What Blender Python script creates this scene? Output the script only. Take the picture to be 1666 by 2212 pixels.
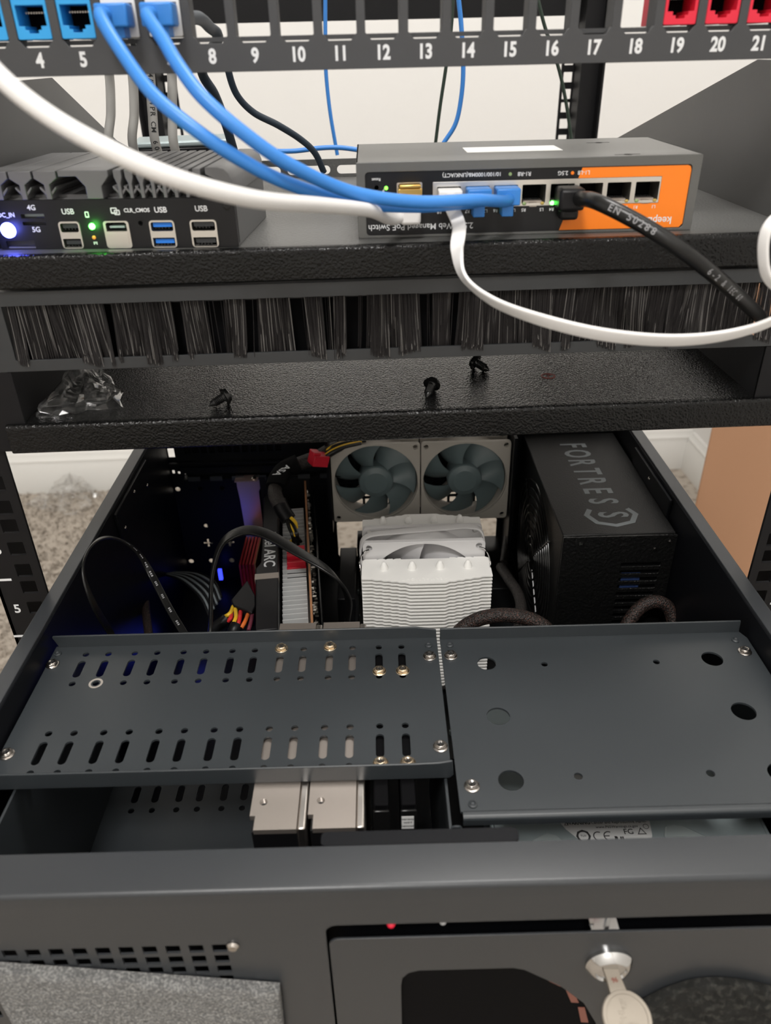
import bpy, bmesh, math, random
from mathutils import Vector, Matrix
from mathutils.geometry import delaunay_2d_cdt
random.seed(7)
S = 0.001                      # everything below is measured in millimetres
R_ = math.radians
for o in list(bpy.data.objects): bpy.data.objects.remove(o)
scene = bpy.context.scene
col = scene.collection

# ------------------------------------------------------------------ camera
CAM = dict(loc=(-22.757, -389.415, 273.922), pitch=31.091, yaw=1.732, roll=1.373, f=1656.898)
def cam_axes():
    p, y, r = R_(CAM['pitch']), R_(CAM['yaw']), R_(CAM['roll'])
    fwd = Vector((math.sin(y)*math.cos(p), math.cos(y)*math.cos(p), -math.sin(p)))
    rt = Vector((math.cos(y), -math.sin(y), 0)); dn = fwd.cross(rt)
    c, s = math.cos(r), math.sin(r)
    return c*rt+s*dn, -s*rt+c*dn, fwd
RT, DN, FW = cam_axes()
cam = bpy.data.cameras.new('camera'); camo = bpy.data.objects.new('camera', cam); col.objects.link(camo)
m = Matrix.Identity(4)
for i in range(3):
    m[i][0] = RT[i]; m[i][1] = -DN[i]; m[i][2] = -FW[i]; m[i][3] = CAM['loc'][i]*S
camo.matrix_world = m
cam.sensor_fit = 'HORIZONTAL'; cam.sensor_width = 36.0; cam.lens = CAM['f']/1666*36.0
cam.clip_start = 0.01; cam.clip_end = 30
cam.dof.use_dof = True; cam.dof.focus_distance = 0.50; cam.dof.aperture_fstop = 13
scene.camera = camo

# ------------------------------------------------------------------ light of the room
vs = scene.view_settings
vs.view_transform = 'Standard'; vs.look = 'None'; vs.gamma = 1.0; vs.use_curve_mapping = False
vs.exposure = 0.0
scene.cycles.max_bounces = 8
w = bpy.data.worlds.new('room_ambient'); scene.world = w; w.use_nodes = True
bgn = w.node_tree.nodes['Background']
bgn.inputs[0].default_value = (1.0, 0.97, 0.93, 1); bgn.inputs[1].default_value = 0.32
def area(name, loc, size, power, colr=(1, .975, .945), rot=(0, 0, 0)):
    l = bpy.data.lights.new(name, 'AREA'); l.shape = 'DISK'; l.size = size; l.energy = power; l.color = colr
    o = bpy.data.objects.new(name, l); o.location = loc; o.rotation_euler = rot; col.objects.link(o); return o
area('ceiling_light_front', (-0.35, -1.30, 1.88), 0.45, 38)
area('ceiling_light_back', (0.25, 0.25, 1.88), 0.45, 19)

# ------------------------------------------------------------------ materials
def mat(name, c, rough=.5, metal=0.0, bump=None, emit=None, spec=.5, trans=0.0, alpha=1.0, ior=1.45, coat=0.0, vary=None):
    """bump = (scale per metre, strength, detail); vary = (scale, other colour, low, high): stains and grain of the thing itself"""
    m = bpy.data.materials.new(name); m.use_nodes = True; nt = m.node_tree; b = nt.nodes['Principled BSDF']
    b.inputs['Base Color'].default_value = (*c, 1); b.inputs['Roughness'].default_value = rough
    b.inputs['Metallic'].default_value = metal; b.inputs['Specular IOR Level'].default_value = spec
    b.inputs['Transmission Weight'].default_value = trans; b.inputs['IOR'].default_value = ior
    b.inputs['Alpha'].default_value = alpha; b.inputs['Coat Weight'].default_value = coat
    tc = nt.nodes.new('ShaderNodeTexCoord')
    if bump:
        n = nt.nodes.new('ShaderNodeTexNoise'); n.inputs['Scale'].default_value = bump[0]
        n.inputs['Detail'].default_value = bump[2] if len(bump) > 2 else 2
        nt.links.new(tc.outputs['Object'], n.inputs['Vector'])
        bp = nt.nodes.new('ShaderNodeBump'); bp.inputs['Strength'].default_value = bump[1]; bp.inputs['Distance'].default_value = 0.001
        nt.links.new(n.outputs['Fac'], bp.inputs['Height']); nt.links.new(bp.outputs['Normal'], b.inputs['Normal'])
    if vary:
        n = nt.nodes.new('ShaderNodeTexNoise'); n.inputs['Scale'].default_value = vary[0]; n.inputs['Detail'].default_value = 4
        nt.links.new(tc.outputs['Object'], n.inputs['Vector'])
        r = nt.nodes.new('ShaderNodeValToRGB'); r.color_ramp.elements[0].position = vary[2]; r.color_ramp.elements[1].position = vary[3]
        r.color_ramp.elements[0].color = (*c, 1); r.color_ramp.elements[1].color = (*vary[1], 1)
        nt.links.new(n.outputs['Fac'], r.inputs['Fac']); nt.links.new(r.outputs['Color'], b.inputs['Base Color'])
    if emit:
        b.inputs['Emission Color'].default_value = (*emit[0], 1); b.inputs['Emission Strength'].default_value = emit[1]
    return m
M = dict(
    wall=mat('wall_paint', (.84, .83, .81), .9, bump=(300, .05)),
    trimw=mat('white_trim_shaded', (.70, .69, .66), .45),  # wall paint darkened for the weaker light low in the room
    carpet=mat('beige_carpet', (.38, .335, .285), 1, bump=(110, 1.0, 6), vary=(75, (.16, .135, .11), .50, .72), spec=.1),
    powder=mat('satin_black_steel', (.030, .032, .034), .40, spec=.5, bump=(900, .03)),
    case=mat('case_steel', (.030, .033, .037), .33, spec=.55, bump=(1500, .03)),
    caseshade=mat('case_steel_shaded', (.0045, .005, .0065), .42, spec=.22),  # same steel as the outside, darkened to carry the interior shade
    tray=mat('tray_steel', (.030, .035, .039), .38, spec=.6, bump=(60, .02)),
    rack=mat('rack_black', (.006, .006, .007), .5, spec=.25),
    textured=mat('textured_black_paint', (.004, .004, .004), .26, spec=.32, bump=(760, .6, 1)),
    deck=mat('textured_black_deck', (.006, .006, .006), .22, spec=1.0, bump=(900, .5, 1)),
    sideplate=mat('smooth_dark_lit', (.080, .080, .078), .42, spec=.6, bump=(60, .08)),  # light from behind put into the side-plate colour
    shelf=mat('pebbled_black_lit', (.085, .085, .082), .36, spec=.75, bump=(700, .35, 2)),  # light from behind put into the deck colour, unlike the lip
    panel=mat('patch_panel_black', (.056, .057, .060), .5, spec=.4),
    black=mat('black_plastic', (.007, .007, .008), .4, spec=.35),
    dark=mat('matte_black', (.003, .003, .0035), .7, spec=.07),
    print=mat('white_print', (.72, .73, .74), .6),
    greyprint=mat('grey_print', (.17, .19, .20), .5),
    dimprint=mat('cable_print', (.28, .28, .29), .6),
    blue=mat('blue_plastic', (.035, .21, .60), .38),
    bluecable=mat('blue_cable_jacket', (.040, .215, .62), .38),
    bluejack=mat('blue_keystone', (.03, .33, .72), .45),
    navy=mat('navy_cable_jacket', (.012, .022, .035), .5),
    greencable=mat('dark_green_cable_jacket', (.015, .03, .02), .5),
    redjack=mat('red_keystone', (.72, .02, .05), .45),
    whitejack=mat('white_keystone', (.78, .77, .75), .45),
    whitecable=mat('white_cable_jacket', (.74, .73, .72), .45),
    flatwhite=mat('flat_white_cable_jacket', (.82, .81, .80), .4),
    greycable=mat('grey_cable_jacket', (.44, .43, .41), .5),
    blackcable=mat('black_cable_jacket', (.009, .009, .009), .30, spec=.45),
    clear=mat('clear_plug_plastic', (.80, .80, .78), .12, trans=.75, alpha=1),
    gold=mat('gold_contacts', (.85, .55, .16), .3, 1),
    brass=mat('yellow_zinc_screw', (.80, .66, .48), .22, 1),
    nickel=mat('nickel_screw', (.44, .41, .38), .22, 1),
    chrome=mat('chrome', (.60, .60, .60), .10, 1),
    steel=mat('bare_steel', (.62, .58, .54), .32, 1),
    tin=mat('tinned_port_shell', (.70, .67, .62), .35, 1),
    alu=mat('aluminium_fins', (.66, .67, .67), .42, .3),
    hddside=mat('brushed_drive_side', (.40, .355, .32), .42, .8, bump=(2500, .05)),
    hddgrey=mat('drive_cover_grey', (.34, .40, .41), .45, .35),
    hddboss=mat('drive_cover_boss', (.44, .50, .50), .4, .35),
    paperlabel=mat('drive_label_paper', (.78, .78, .77), .55),
    ink=mat('black_ink', (.03, .03, .03), .6),
    whitecoat=mat('white_coated_fins', (.90, .89, .86), .42),
    whitefan=mat('white_fan_plastic', (.66, .65, .65), .45),
    whiteblade=mat('white_fan_blades', (.60, .59, .60), .45),
    fanframe=mat('warm_grey_fan_frame', (.50, .47, .42), .5),
    fanblade=mat('slate_fan_blades', (.14, .185, .195), .36),
    psu=mat('psu_black', (.006, .006, .006), .45, spec=.35, bump=(900, .2)),
    psuface=mat('psu_wrinkle_black', (.005, .005, .005), .32, spec=.45, bump=(420, 1.0, 3)),
    pcb=mat('bare_board_edge', (.36, .17, .08), .5),
    board=mat('black_circuit_board', (.008, .009, .010), .4),
    redplug=mat('red_connector', (.55, .012, .03), .35),
    redfin=mat('red_heatsink', (.40, .02, .03), .38, .4),
    redreflect=mat('bracket_red_reflection', (.62, .46, .43), .30, .7),  # pink base stands for red reflected in the metal
    yellow=mat('yellow_wire', (.80, .50, .03), .4), red=mat('red_wire', (.65, .03, .03), .4),
    orange=mat('orange_wire', (.75, .17, .03), .4), maroon=mat('maroon_wire', (.16, .03, .05), .4),
    sleeve=mat('braided_sleeve', (.03, .026, .024), .5, bump=(900, 1.0, 1)),
    sleevered=mat('braided_sleeve_copper', (.011, .010, .009), .5, vary=(1300, (.11, .05, .038), .52, .66), bump=(900, 1, 1)),
    orangeface=mat('orange_face_print', (.92, .22, .012), .45),
    facebk=mat('switch_face_black', (.009, .009, .010), .35, spec=.35),
    switch=mat('switch_shell_black', (.095, .095, .090), .38, spec=.8, bump=(1500, .04)),
    pcalu=mat('anodised_charcoal', (.13, .13, .132), .40, .1),
    psublue=mat('dark_blue_component', (.02, .04, .12), .4),
    port_blue=mat('usb_blue', (.02, .20, .75), .4),
    card=mat('brown_cardboard', (.52, .29, .17), .85, bump=(120, .1)),
    foam=mat('grey_foam', (.14, .14, .14), .95, bump=(650, 1.0, 3), vary=(900, (.30, .30, .29), .45, .66), spec=.15),
    darklump=mat('charcoal_lump', (.018, .018, .017), .9, bump=(200, 1.0, 4), vary=(260, (.05, .05, .045), .5, .7), spec=.2),
    keymetal=mat('nickel_silver_key', (.31, .275, .23), .48, .6),
    copper=mat('copper_brown_plastic', (.20, .07, .05), .45),
    led_green=mat('green_led', (.1, .9, .1), .4, emit=((.08, 1, .08), 14)),
    led_dim=mat('dim_green_led', (.1, .7, .1), .4, emit=((.2, 1, .05), 3)),
    led_blue=mat('blue_led', (.1, .1, .9), .4, emit=((.10, .12, 1), 30)),
    led_blue_small=mat('small_blue_led', (.08, .08, .9), .4, emit=((.04, .06, 1), 2)),
    led_red=mat('red_led', (.7, .02, .05), .3), led_amber=mat('amber_led', (.6, .2, .05), .3, emit=((.8, .2, .02), .4)),
    led_clear=mat('clear_led', (.6, .6, .6), .15, trans=.5),
    glassled=mat('tinted_led_lens', (.25, .35, .15), .2), amberled=mat('amber_led_lens', (.45, .32, .08), .2),
    sticker=mat('red_sticker', (.25, .03, .02), .4),
)

def film_mat():
    m = bpy.data.materials.new('clear_film'); m.use_nodes = True; nt = m.node_tree; nt.nodes.clear()
    out = nt.nodes.new('ShaderNodeOutputMaterial'); t = nt.nodes.new('ShaderNodeBsdfTransparent'); g = nt.nodes.new('ShaderNodeBsdfGlossy')
    d = nt.nodes.new('ShaderNodeBsdfDiffuse'); a = nt.nodes.new('ShaderNodeAddShader'); x = nt.nodes.new('ShaderNodeMixShader'); fz = nt.nodes.new('ShaderNodeLayerWeight')
    t.inputs[0].default_value = (.97, .97, .97, 1); g.inputs['Color'].default_value = (.95, .95, .95, 1); g.inputs['Roughness'].default_value = .12
    d.inputs[0].default_value = (.10, .10, .10, 1); fz.inputs['Blend'].default_value = .22
    nt.links.new(g.outputs[0], a.inputs[0]); nt.links.new(d.outputs[0], a.inputs[1])
    nt.links.new(fz.outputs['Facing'], x.inputs[0]); nt.links.new(t.outputs[0], x.inputs[1]); nt.links.new(a.outputs[0], x.inputs[2])
    nt.links.new(x.outputs[0], out.inputs[0]); return m
M['bag'] = film_mat()

# ------------------------------------------------------------------ mesh building
def _pix_ray(u, v):
    return RT*((u-833)/CAM['f']) + DN*((v-1106)/CAM['f']) + FW
def at(u, v, axis, val, F=None):
    """where the sight line of a photo pixel crosses the plane axis = val (mm) of a frame: used to read cable routes off the photo"""
    d = _pix_ray(u, v); c = Vector(CAM['loc'])
    if F is not None:
        Fi = F.inverted(); d = Fi.to_3x3() @ d; c = Fi @ c
    i = 'xyz'.index(axis); t = (val-c[i])/d[i]
    return c + d*t
W = Matrix.Identity(4)
def frame(o, yaw=0, parent=None):
    f = Matrix.Translation(Vector(o)) @ Matrix.Rotation(R_(yaw), 4, 'Z')
    return (parent @ f) if parent is not None else f
CH = frame((-4.953, 0, -7.923), -1.542)          # the server chassis stands very slightly turned in the rack

def spline(pts, n=8):
    P = [Vector(p) for p in pts]
    if len(P) < 3: return P
    P = [P[0]*2-P[1]] + P + [P[-1]*2-P[-2]]
    out = []
    for i in range(1, len(P)-2):
        a, b, c, d = P[i-1:i+3]
        for k in range(n):
            t = k/n
            out.append(.5*((2*b) + (c-a)*t + (2*a-5*b+4*c-d)*t*t + (3*b-a-3*c+d)*t**3))
    out.append(P[-2]); return out
def rrect(x0, x1, y0, y1, r, n=5):
    if r <= 0: return [(x0, y0), (x1, y0), (x1, y1), (x0, y1)]
    out = []
    for cx, cy, a0 in ((x1-r, y0+r, -90), (x1-r, y1-r, 0), (x0+r, y1-r, 90), (x0+r, y0+r, 180)):
        for k in range(n+1):
            a = R_(a0+90*k/n); out.append((cx+r*math.cos(a), cy+r*math.sin(a)))
    return out
def circ(cx, cy, r, n=20): return [(cx+r*math.cos(2*math.pi*k/n), cy+r*math.sin(2*math.pi*k/n)) for k in range(n)]
AX = {'z': lambda a, b, c: (a, b, c), 'y': lambda a, b, c: (a, c, b), 'x': lambda a, b, c: (c, a, b)}
class MB:
    def __init__(s): s.bm = bmesh.new()
    def add(s, vs_, fs):
        v = [s.bm.verts.new(p) for p in vs_]
        for f in fs:
            try: s.bm.faces.new([v[i] for i in f])
            except ValueError: pass
        return s
    def box(s, x0, x1, y0, y1, z0, z1, mx=None):
        vs_ = [Vector((x, y, z)) for z in (z0, z1) for y in (y0, y1) for x in (x0, x1)]
        if mx is not None: vs_ = [mx @ p for p in vs_]
        return s.add(vs_, [(0, 2, 3, 1), (4, 5, 7, 6), (0, 1, 5, 4), (2, 6, 7, 3), (0, 4, 6, 2), (1, 3, 7, 5)])
    def prism(s, pts, t0, t1, axis='z', mx=None):
        f = AX[axis]; n = len(pts)
        vs_ = [Vector(f(a, b, t)) for t in (t0, t1) for a, b in pts]
        if mx is not None: vs_ = [mx @ p for p in vs_]
        return s.add(vs_, [tuple(range(n)), tuple(range(n, 2*n))] + [(i, (i+1) % n, n+(i+1) % n, n+i) for i in range(n)])
    def plate(s, outer, holes, t0, t1, axis='z', mx=None):
        loops = [list(outer)]+[list(h) for h in holes]
        P = []; E = []
        for lp in loops:
            k0 = len(P); P += [Vector(p) for p in lp]; E += [(k0+i, k0+(i+1) % len(lp)) for i in range(len(lp))]
        vo, _, fo = delaunay_2d_cdt(P, E, [], 0, 1e-5)[:3]
        bb_ = [(min(p[0] for p in lp), max(p[0] for p in lp), min(p[1] for p in lp), max(p[1] for p in lp)) for lp in loops]
        def inside(lp, x, y):
            c = False; n = len(lp)
            for i in range(n):
                (x0, y0), (x1, y1) = lp[i], lp[(i+1) % n]
                if (y0 > y) != (y1 > y) and x < (x1-x0)*(y-y0)/(y1-y0)+x0: c = not c
            return c
        tri = []
        for f in fo:
            x = sum(vo[i].x for i in f)/len(f); y = sum(vo[i].y for i in f)/len(f)
            if not inside(loops[0], x, y): continue
            if any(b[0] < x < b[1] and b[2] < y < b[3] and inside(lp, x, y) for lp, b in zip(loops[1:], bb_[1:])): continue
            tri.append(tuple(f))
        nv = len(vo); cnt = {}
        for f in tri:
            for i in range(len(f)):
                e = (f[i], f[(i+1) % len(f)]); cnt[frozenset(e)] = None if frozenset(e) in cnt else e
        f_ = AX[axis]
        vs_ = [Vector(f_(v.x, v.y, t)) for t in (t0, t1) for v in vo]
        if mx is not None: vs_ = [mx @ p for p in vs_]
        fs = tri+[tuple(i+nv for i in f[::-1]) for f in tri]+[(e[0], e[1], e[1]+nv, e[0]+nv) for e in cnt.values() if e]
        used = sorted({i for f in fs for i in f}); ix = {u: k for k, u in enumerate(used)}
        return s.add([vs_[u] for u in used], [tuple(ix[i] for i in f) for f in fs])
    def text(s, body, size, mx, ext=.1, bold=0.0, align='CENTER', squash=1.0, space=1.0):
        cu = bpy.data.curves.new('lettering', 'FONT'); cu.body = body; cu.size = size; cu.extrude = ext
        cu.offset = bold; cu.align_x = align; cu.align_y = 'CENTER'; cu.resolution_u = 3; cu.space_character = space
        ob = bpy.data.objects.new('lettering', cu); me = bpy.data.meshes.new_from_object(ob)
        s.add([mx @ Vector((v.co.x*squash, v.co.y, v.co.z)) for v in me.vertices], [tuple(p.vertices) for p in me.polygons])
        bpy.data.objects.remove(ob); bpy.data.meshes.remove(me); bpy.data.curves.remove(cu)
        return s
    def sweep(s, pts, prof, ups=None, n=8, closed=False, rad=None):
        """prof: cross-section points (side, up); ups: up vectors per control point, else carried along"""
        P = spline(pts, n); m = len(P)
        U = [u.normalized() for u in spline(ups, n)] if ups else None
        rr = spline([(r, 0, 0) for r in rad], n) if rad else None
        rings = []; up = None
        for i in range(m):
            t = (P[min(i+1, m-1)]-P[max(i-1, 0)]).normalized()
            if U: up = U[i]
            elif up is None:
                up = Vector((0, 0, 1)) if abs(t.z) < .9 else Vector((0, 1, 0))
            up = (up-t*up.dot(t)).normalized(); sd = t.cross(up); k = rr[i].x if rr else 1
            rings.append([s.bm.verts.new(P[i]+sd*(a*k)+up*(b*k)) for a, b in prof])
        q = len(prof)
        for i in range(m-1):
            for j in range(q): s.bm.faces.new((rings[i][j], rings[i][(j+1) % q], rings[i+1][(j+1) % q], rings[i+1][j]))
        s.bm.faces.new(rings[0][::-1]); s.bm.faces.new(rings[-1]); return s
    def tube(s, pts, r, n=12, steps=8, rad=None): return s.sweep(pts, circ(0, 0, r, n), n=steps, rad=rad)
    def flat(s, pts, w_, t_, ups, steps=8): return s.sweep(pts, rrect(-w_/2, w_/2, -t_/2, t_/2, t_*.45, 3), ups=[Vector(u) for u in ups], n=steps)
    def cyl(s, p0, p1, r0, r1=None, n=20):
        p0, p1 = Vector(p0), Vector(p1); r1 = r0 if r1 is None else r1; t = (p1-p0).normalized()
        a = t.orthogonal().normalized(); b = t.cross(a); vs_ = []
        for p, r in ((p0, r0), (p1, r1)): vs_ += [p+a*(r*math.cos(2*math.pi*k/n))+b*(r*math.sin(2*math.pi*k/n)) for k in range(n)]
        return s.add(vs_, [tuple(range(n)), tuple(range(n, 2*n))]+[(i, (i+1) % n, n+(i+1) % n, n+i) for i in range(n)])
    def lathe(s, prof, o, ax, n=28):
        """prof: (radius, distance along ax)"""
        o, ax = Vector(o), Vector(ax).normalized(); a = ax.orthogonal().normalized(); b = ax.cross(a); rings = []
        for r, h in prof: rings.append([s.bm.verts.new(o+ax*h+(a*math.cos(2*math.pi*k/n)+b*math.sin(2*math.pi*k/n))*max(r, 1e-3)) for k in range(n)])
        for i in range(len(rings)-1):
            for j in range(n): s.bm.faces.new((rings[i][j], rings[i][(j+1) % n], rings[i+1][(j+1) % n], rings[i+1][j]))
        s.bm.faces.new(rings[0][::-1]); s.bm.faces.new(rings[-1]); return s
    def ball(s, c, r, sc=(1, 1, 1), n=12):
        mx = Matrix.Translation(Vector(c)) @ Matrix.Diagonal((*sc, 1))
        bmesh.ops.create_uvsphere(s.bm, u_segments=n*2, v_segments=n, radius=r, matrix=mx); return s
BASE = {}
def _place(o, F, base):
    f = F.copy(); t = F @ Vector(base)
    o.matrix_world = Matrix.Translation(t*S) @ f.to_3x3().to_4x4()
    BASE[o.name] = Vector(base)
def _tag(o, label, cat, group=None, kind=None):
    if label: o['label'] = label
    if cat: o['category'] = cat
    if group: o['group'] = group
    if kind: o['kind'] = kind
    return o
def _mesh(name, mb, m, base, bevel, ang=38):
    bmesh.ops.recalc_face_normals(mb.bm, faces=mb.bm.faces)
    for v in mb.bm.verts: v.co = (v.co-base)*S
    me = bpy.data.meshes.new(name); mb.bm.to_mesh(me); mb.bm.free()
    me.materials.append(M[m])
    for p in me.polygons: p.use_smooth = True
    me.set_sharp_from_angle(angle=R_(ang))
    o = bpy.data.objects.new(name, me); col.objects.link(o)
    if bevel:
        b = o.modifiers.new('bevel', 'BEVEL'); b.width = bevel*S; b.segments = 2; b.limit_method = 'ANGLE'; b.angle_limit = R_(50)
        b.harden_normals = False
    return o
def thing(name, label, cat, F=W, base=(0, 0, 0), group=None):
    o = bpy.data.objects.new(name, None); col.objects.link(o); o.empty_display_size = .01
    _place(o, F, base); return _tag(o, label, cat, group)
def part(name, mb, m, parent, bevel=0, label=None, kind=None, ang=38):
    o = _mesh(name, mb, m, BASE[parent.name], bevel, ang); o.parent = parent; BASE[o.name] = BASE[parent.name]
    return _tag(o, label, None, None, kind)
def solo(name, mb, m, label, cat, F=W, base=(0, 0, 0), group=None, bevel=0, kind=None, ang=38):
    o = _mesh(name, mb, m, Vector(base), bevel, ang); _place(o, F, base); return _tag(o, label, cat, group, kind)
def dup(o, parent=None, F=None, base=(0, 0, 0), label=None, group=None):
    c = o.copy(); col.objects.link(c); BASE[c.name] = BASE[o.name]
    if parent is not None: c.parent = parent
    if F is not None:
        c.matrix_world = Matrix.Translation((F @ Vector(base))*S) @ F.to_3x3().to_4x4()
    if label: c['label'] = label
    if group: c['group'] = group
    for ch in list(o.children): dup(ch, c)
    return c
def TM(o, x, y):
    """matrix laying text flat: local x along x, local y along y"""
    x, y = Vector(x).normalized(), Vector(y).normalized(); z = x.cross(y); mm = Matrix.Identity(4)
    for i in range(3): mm[i][0] = x[i]; mm[i][1] = y[i]; mm[i][2] = z[i]; mm[i][3] = o[i]
    return mm

# ------------------------------------------------------------------ the room
def struct(name, mb, m, bevel=0): return solo(name, mb, m, None, None, kind='structure', bevel=bevel)
FZ = -480
struct('floor', MB().box(-2200, 660, -2000, 1020, FZ-20, FZ), 'carpet')
struct('wall_back', MB().box(-2200, 660, 1000, 1020, FZ, 1920), 'wall')
struct('wall_right', MB().box(645, 660, -2000, 1000, FZ, 1920), 'wall')
struct('wall_left', MB().box(-2215, -2200, -2000, 1020, FZ, 1920), 'wall')
struct('wall_front', MB().box(-2200, 660, -2020, -2000, FZ, 1920), 'wall')
struct('ceiling', MB().box(-2215, 660, -2020, 1020, 1920, 1940), 'wall')
bb = [(0, 0), (14, 0), (14, 58), (11, 62), (11, 70), (7, 74), (4, 82), (0, 82)]
def base_prof(mb, fn):
    mb.add([Vector(fn(a, b, t)) for t in (0, 1) for a, b in bb], [tuple(range(8)), tuple(range(8, 16))]+[(i, (i+1) % 8, 8+(i+1) % 8, 8+i) for i in range(8)]); return mb
struct('baseboard_back', base_prof(MB(), lambda a, b, t: (-2200+t*2845, 1000-a, FZ+b)), 'trimw')
struct('baseboard_right', base_prof(MB(), lambda a, b, t: (645-a, -1990+t*2976, FZ+b)), 'trimw')
# carpet tufts: a low pile close behind the rack, one continuous surface nobody could count
pile = MB(); rnd = random.Random(3)
for k in range(9000):
    x = rnd.uniform(-760, -190); y = rnd.uniform(250, 985); h = rnd.uniform(3, 9); r = rnd.uniform(2.0, 4.5)
    a = rnd.uniform(0, 6.28); tx, ty = rnd.uniform(-4, 4), rnd.uniform(-4, 4)
    pile.add([(x+r*math.cos(a+i*2.1), y+r*math.sin(a+i*2.1), FZ) for i in range(3)]+[(x+tx, y+ty, FZ+h)], [(0, 1, 3), (1, 2, 3), (2, 0, 3)])
solo('carpet_pile', pile, 'carpet', 'beige tufted carpet pile on the floor left of the open rack', 'carpet', base=(-400, 600, FZ), kind='stuff')

# ------------------------------------------------------------------ the open rack
U = 44.45
rack = thing('server_rack', 'open black steel equipment rack with numbered square-hole posts standing on carpet', 'rack', base=(0, 260, FZ))
def post(sx, y, front):
    """L-section post: flange with square holes facing the room, web running along the rack"""
    x0, x1 = (222.5, 252) if front else (204, 238)
    hx = 232.5 if front else 211.5
    d = 1 if front else -1
    holes = []
    for u in range(-10, 11):
        for o in (6.35, 22.2, 38.1):
            z = u*U+o
            if FZ+40 < z < 420: holes.append(rrect(hx-4.75, hx+4.75, z-4.75, z+4.75, .6, 2))
    out = [(x0, FZ+30), (x1, FZ+30), (x1, 440), (x0, 440)]
    if sx < 0: out = [(-a, b) for a, b in out][::-1]; holes = [[(-a, b) for a, b in h][::-1] for h in holes]
    mb = MB().plate(out, holes, y, y+2*d, 'y')
    xa, xb = sorted((sx*x1, sx*(x1-2)))
    ya, yb = sorted((y, y+d*45))
    mb.box(xa, xb, ya, yb, FZ+30, 440)
    xa, xb = sorted((sx*x0, sx*(x0+1.5))); ya, yb = sorted((y, y+d*6))
    if not front:
        xa, xb = sorted((sx*217.5, sx*238)); mb.box(xa, xb, y-30, y-1, FZ+30, 440)
    return mb
for sx in (-1, 1):
    p = part('post', post(sx, 2, True), 'rack', rack)
    ink = MB()
    for u in range(-8, 8):
        z = u*U
        ink.box(*sorted((sx*252, sx*241.6)), 1.85, 2, z-.8, z+.8)
        if u < 3: ink.text(str(6+u), 9.0, TM((sx*244, 1.9, z+U/2-.5), (1, 0, 0), (0, 0, 1)), .1, .14)
    part('unit_numbers', ink, 'print', p, label='white printed unit numbers and tick marks')
for sx in (-1, 1): part('post', post(sx, 545, False), 'rack', rack)
for z in (FZ, 300): part('crossbar', MB().box(-238, 238, 546, 552, z, z+44), 'rack', rack)
for sx in (-1, 1): part('side_rail', MB().box(*sorted((sx*246, sx*252)), 2, 545, FZ, FZ+30), 'rack', rack)

# ------------------------------------------------------------------ patch panel and its jacks
PX = lambda n: (n-12.5)*18.394+1.78
PZ = 288.3                                        # height of the middle of a port opening
panel = thing('patch_bay', 'black keystone patch panel with white port numbers across the top', 'patch panel', base=(0, 0, 266.8))
out = rrect(-241, 241, 266.8, 310.8, 1.5, 2); holes = []
for n in range(1, 25):
    x = PX(n)
    holes.append([(x-7.3, 280.2), (x-6.2, 279.4), (x-4.9, 277.6), (x+4.9, 277.6), (x+6.2, 279.4), (x+7.3, 280.2), (x+7.3, 296.6), (x-7.3, 296.6)])
part('face_plate', MB().plate(out, holes, -2, 1.2, 'y'), 'panel', panel, bevel=.5)
fr = MB()
for n in range(1, 25):
    x = PX(n)
    fr.box(x-8.6, x-7.4, 1, 9, 278.2, 298); fr.box(x+7.4, x+8.6, 1, 9, 278.2, 298); fr.box(x-8.6, x+8.6, 1, 9, 278.2, 279.9); fr.box(x-8.6, x+8.6, 1, 9, 296.8, 298)
part('port_frame', fr, 'panel', panel)
ink = MB()
for n in range(1, 25): ink.text(str(n), 7.6, TM((PX(n), -2.05, 272.6), (1, 0, 0), (0, 0, 1)), .06, .27, squash=.86)
part('port_numbers', ink, 'print', panel, label='white printed port numbers')
part('bottom_flange', MB().box(-222, 222, 1, 14, 266.8, 268), 'panel', panel)

def jack(m, name='keystone_jack'):
    """made at the origin = middle of its opening"""
    t = thing(name, None, 'keystone jack')
    face = rrect(-7.1, 7.1, -7.8, 8.0, .6, 2)
    hole = [(-2, -5.6), (2, -5.6), (2, -4.4), (3.4, -4.4), (3.4, -3.0), (5.8, -3.0), (5.8, 4.4), (-5.8, 4.4), (-5.8, -3.0), (-3.4, -3.0), (-3.4, -4.4), (-2, -4.4)]
    part('body', MB().plate(face, [hole], -1.5, 14, 'y').box(-7.1, 7.1, 14, 28, -7.8, 8), m, t, bevel=.25)
    c = MB()
    for k in range(8): c.box(-4.1+k*1.1, -3.6+k*1.1, 5, 12, 1.6, 2.2)
    part('contacts', c, 'nickel', t)
    part('cavity', MB().box(-5.9, 5.9, 13, 13.9, -5.6, 4.6), 'dark', t)
    return t
JK = {}
for m, ns in (('bluejack', (3, 4, 5)), ('whitejack', (6, 7)), ('redjack', (19, 20, 21))):
    src = None
    cl = {'bluejack': 'blue', 'whitejack': 'white', 'redjack': 'red'}[m]
    for n in ns:
        if src is None: o = src = jack(m); _place(o, W, (PX(n), 0, PZ))
        else: o = dup(src, F=W, base=(PX(n), 0, PZ))
        what = 'empty ' if m != 'whitejack' else ''
        o['label'] = f'{what}{cl} keystone jack in port {n} of the black patch panel' if m != 'whitejack' else f'white keystone jack in port {n} with a blue plug pushed in'
        o['group'] = f'{cl} keystone jacks in the patch panel'
        JK[n] = o

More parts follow.
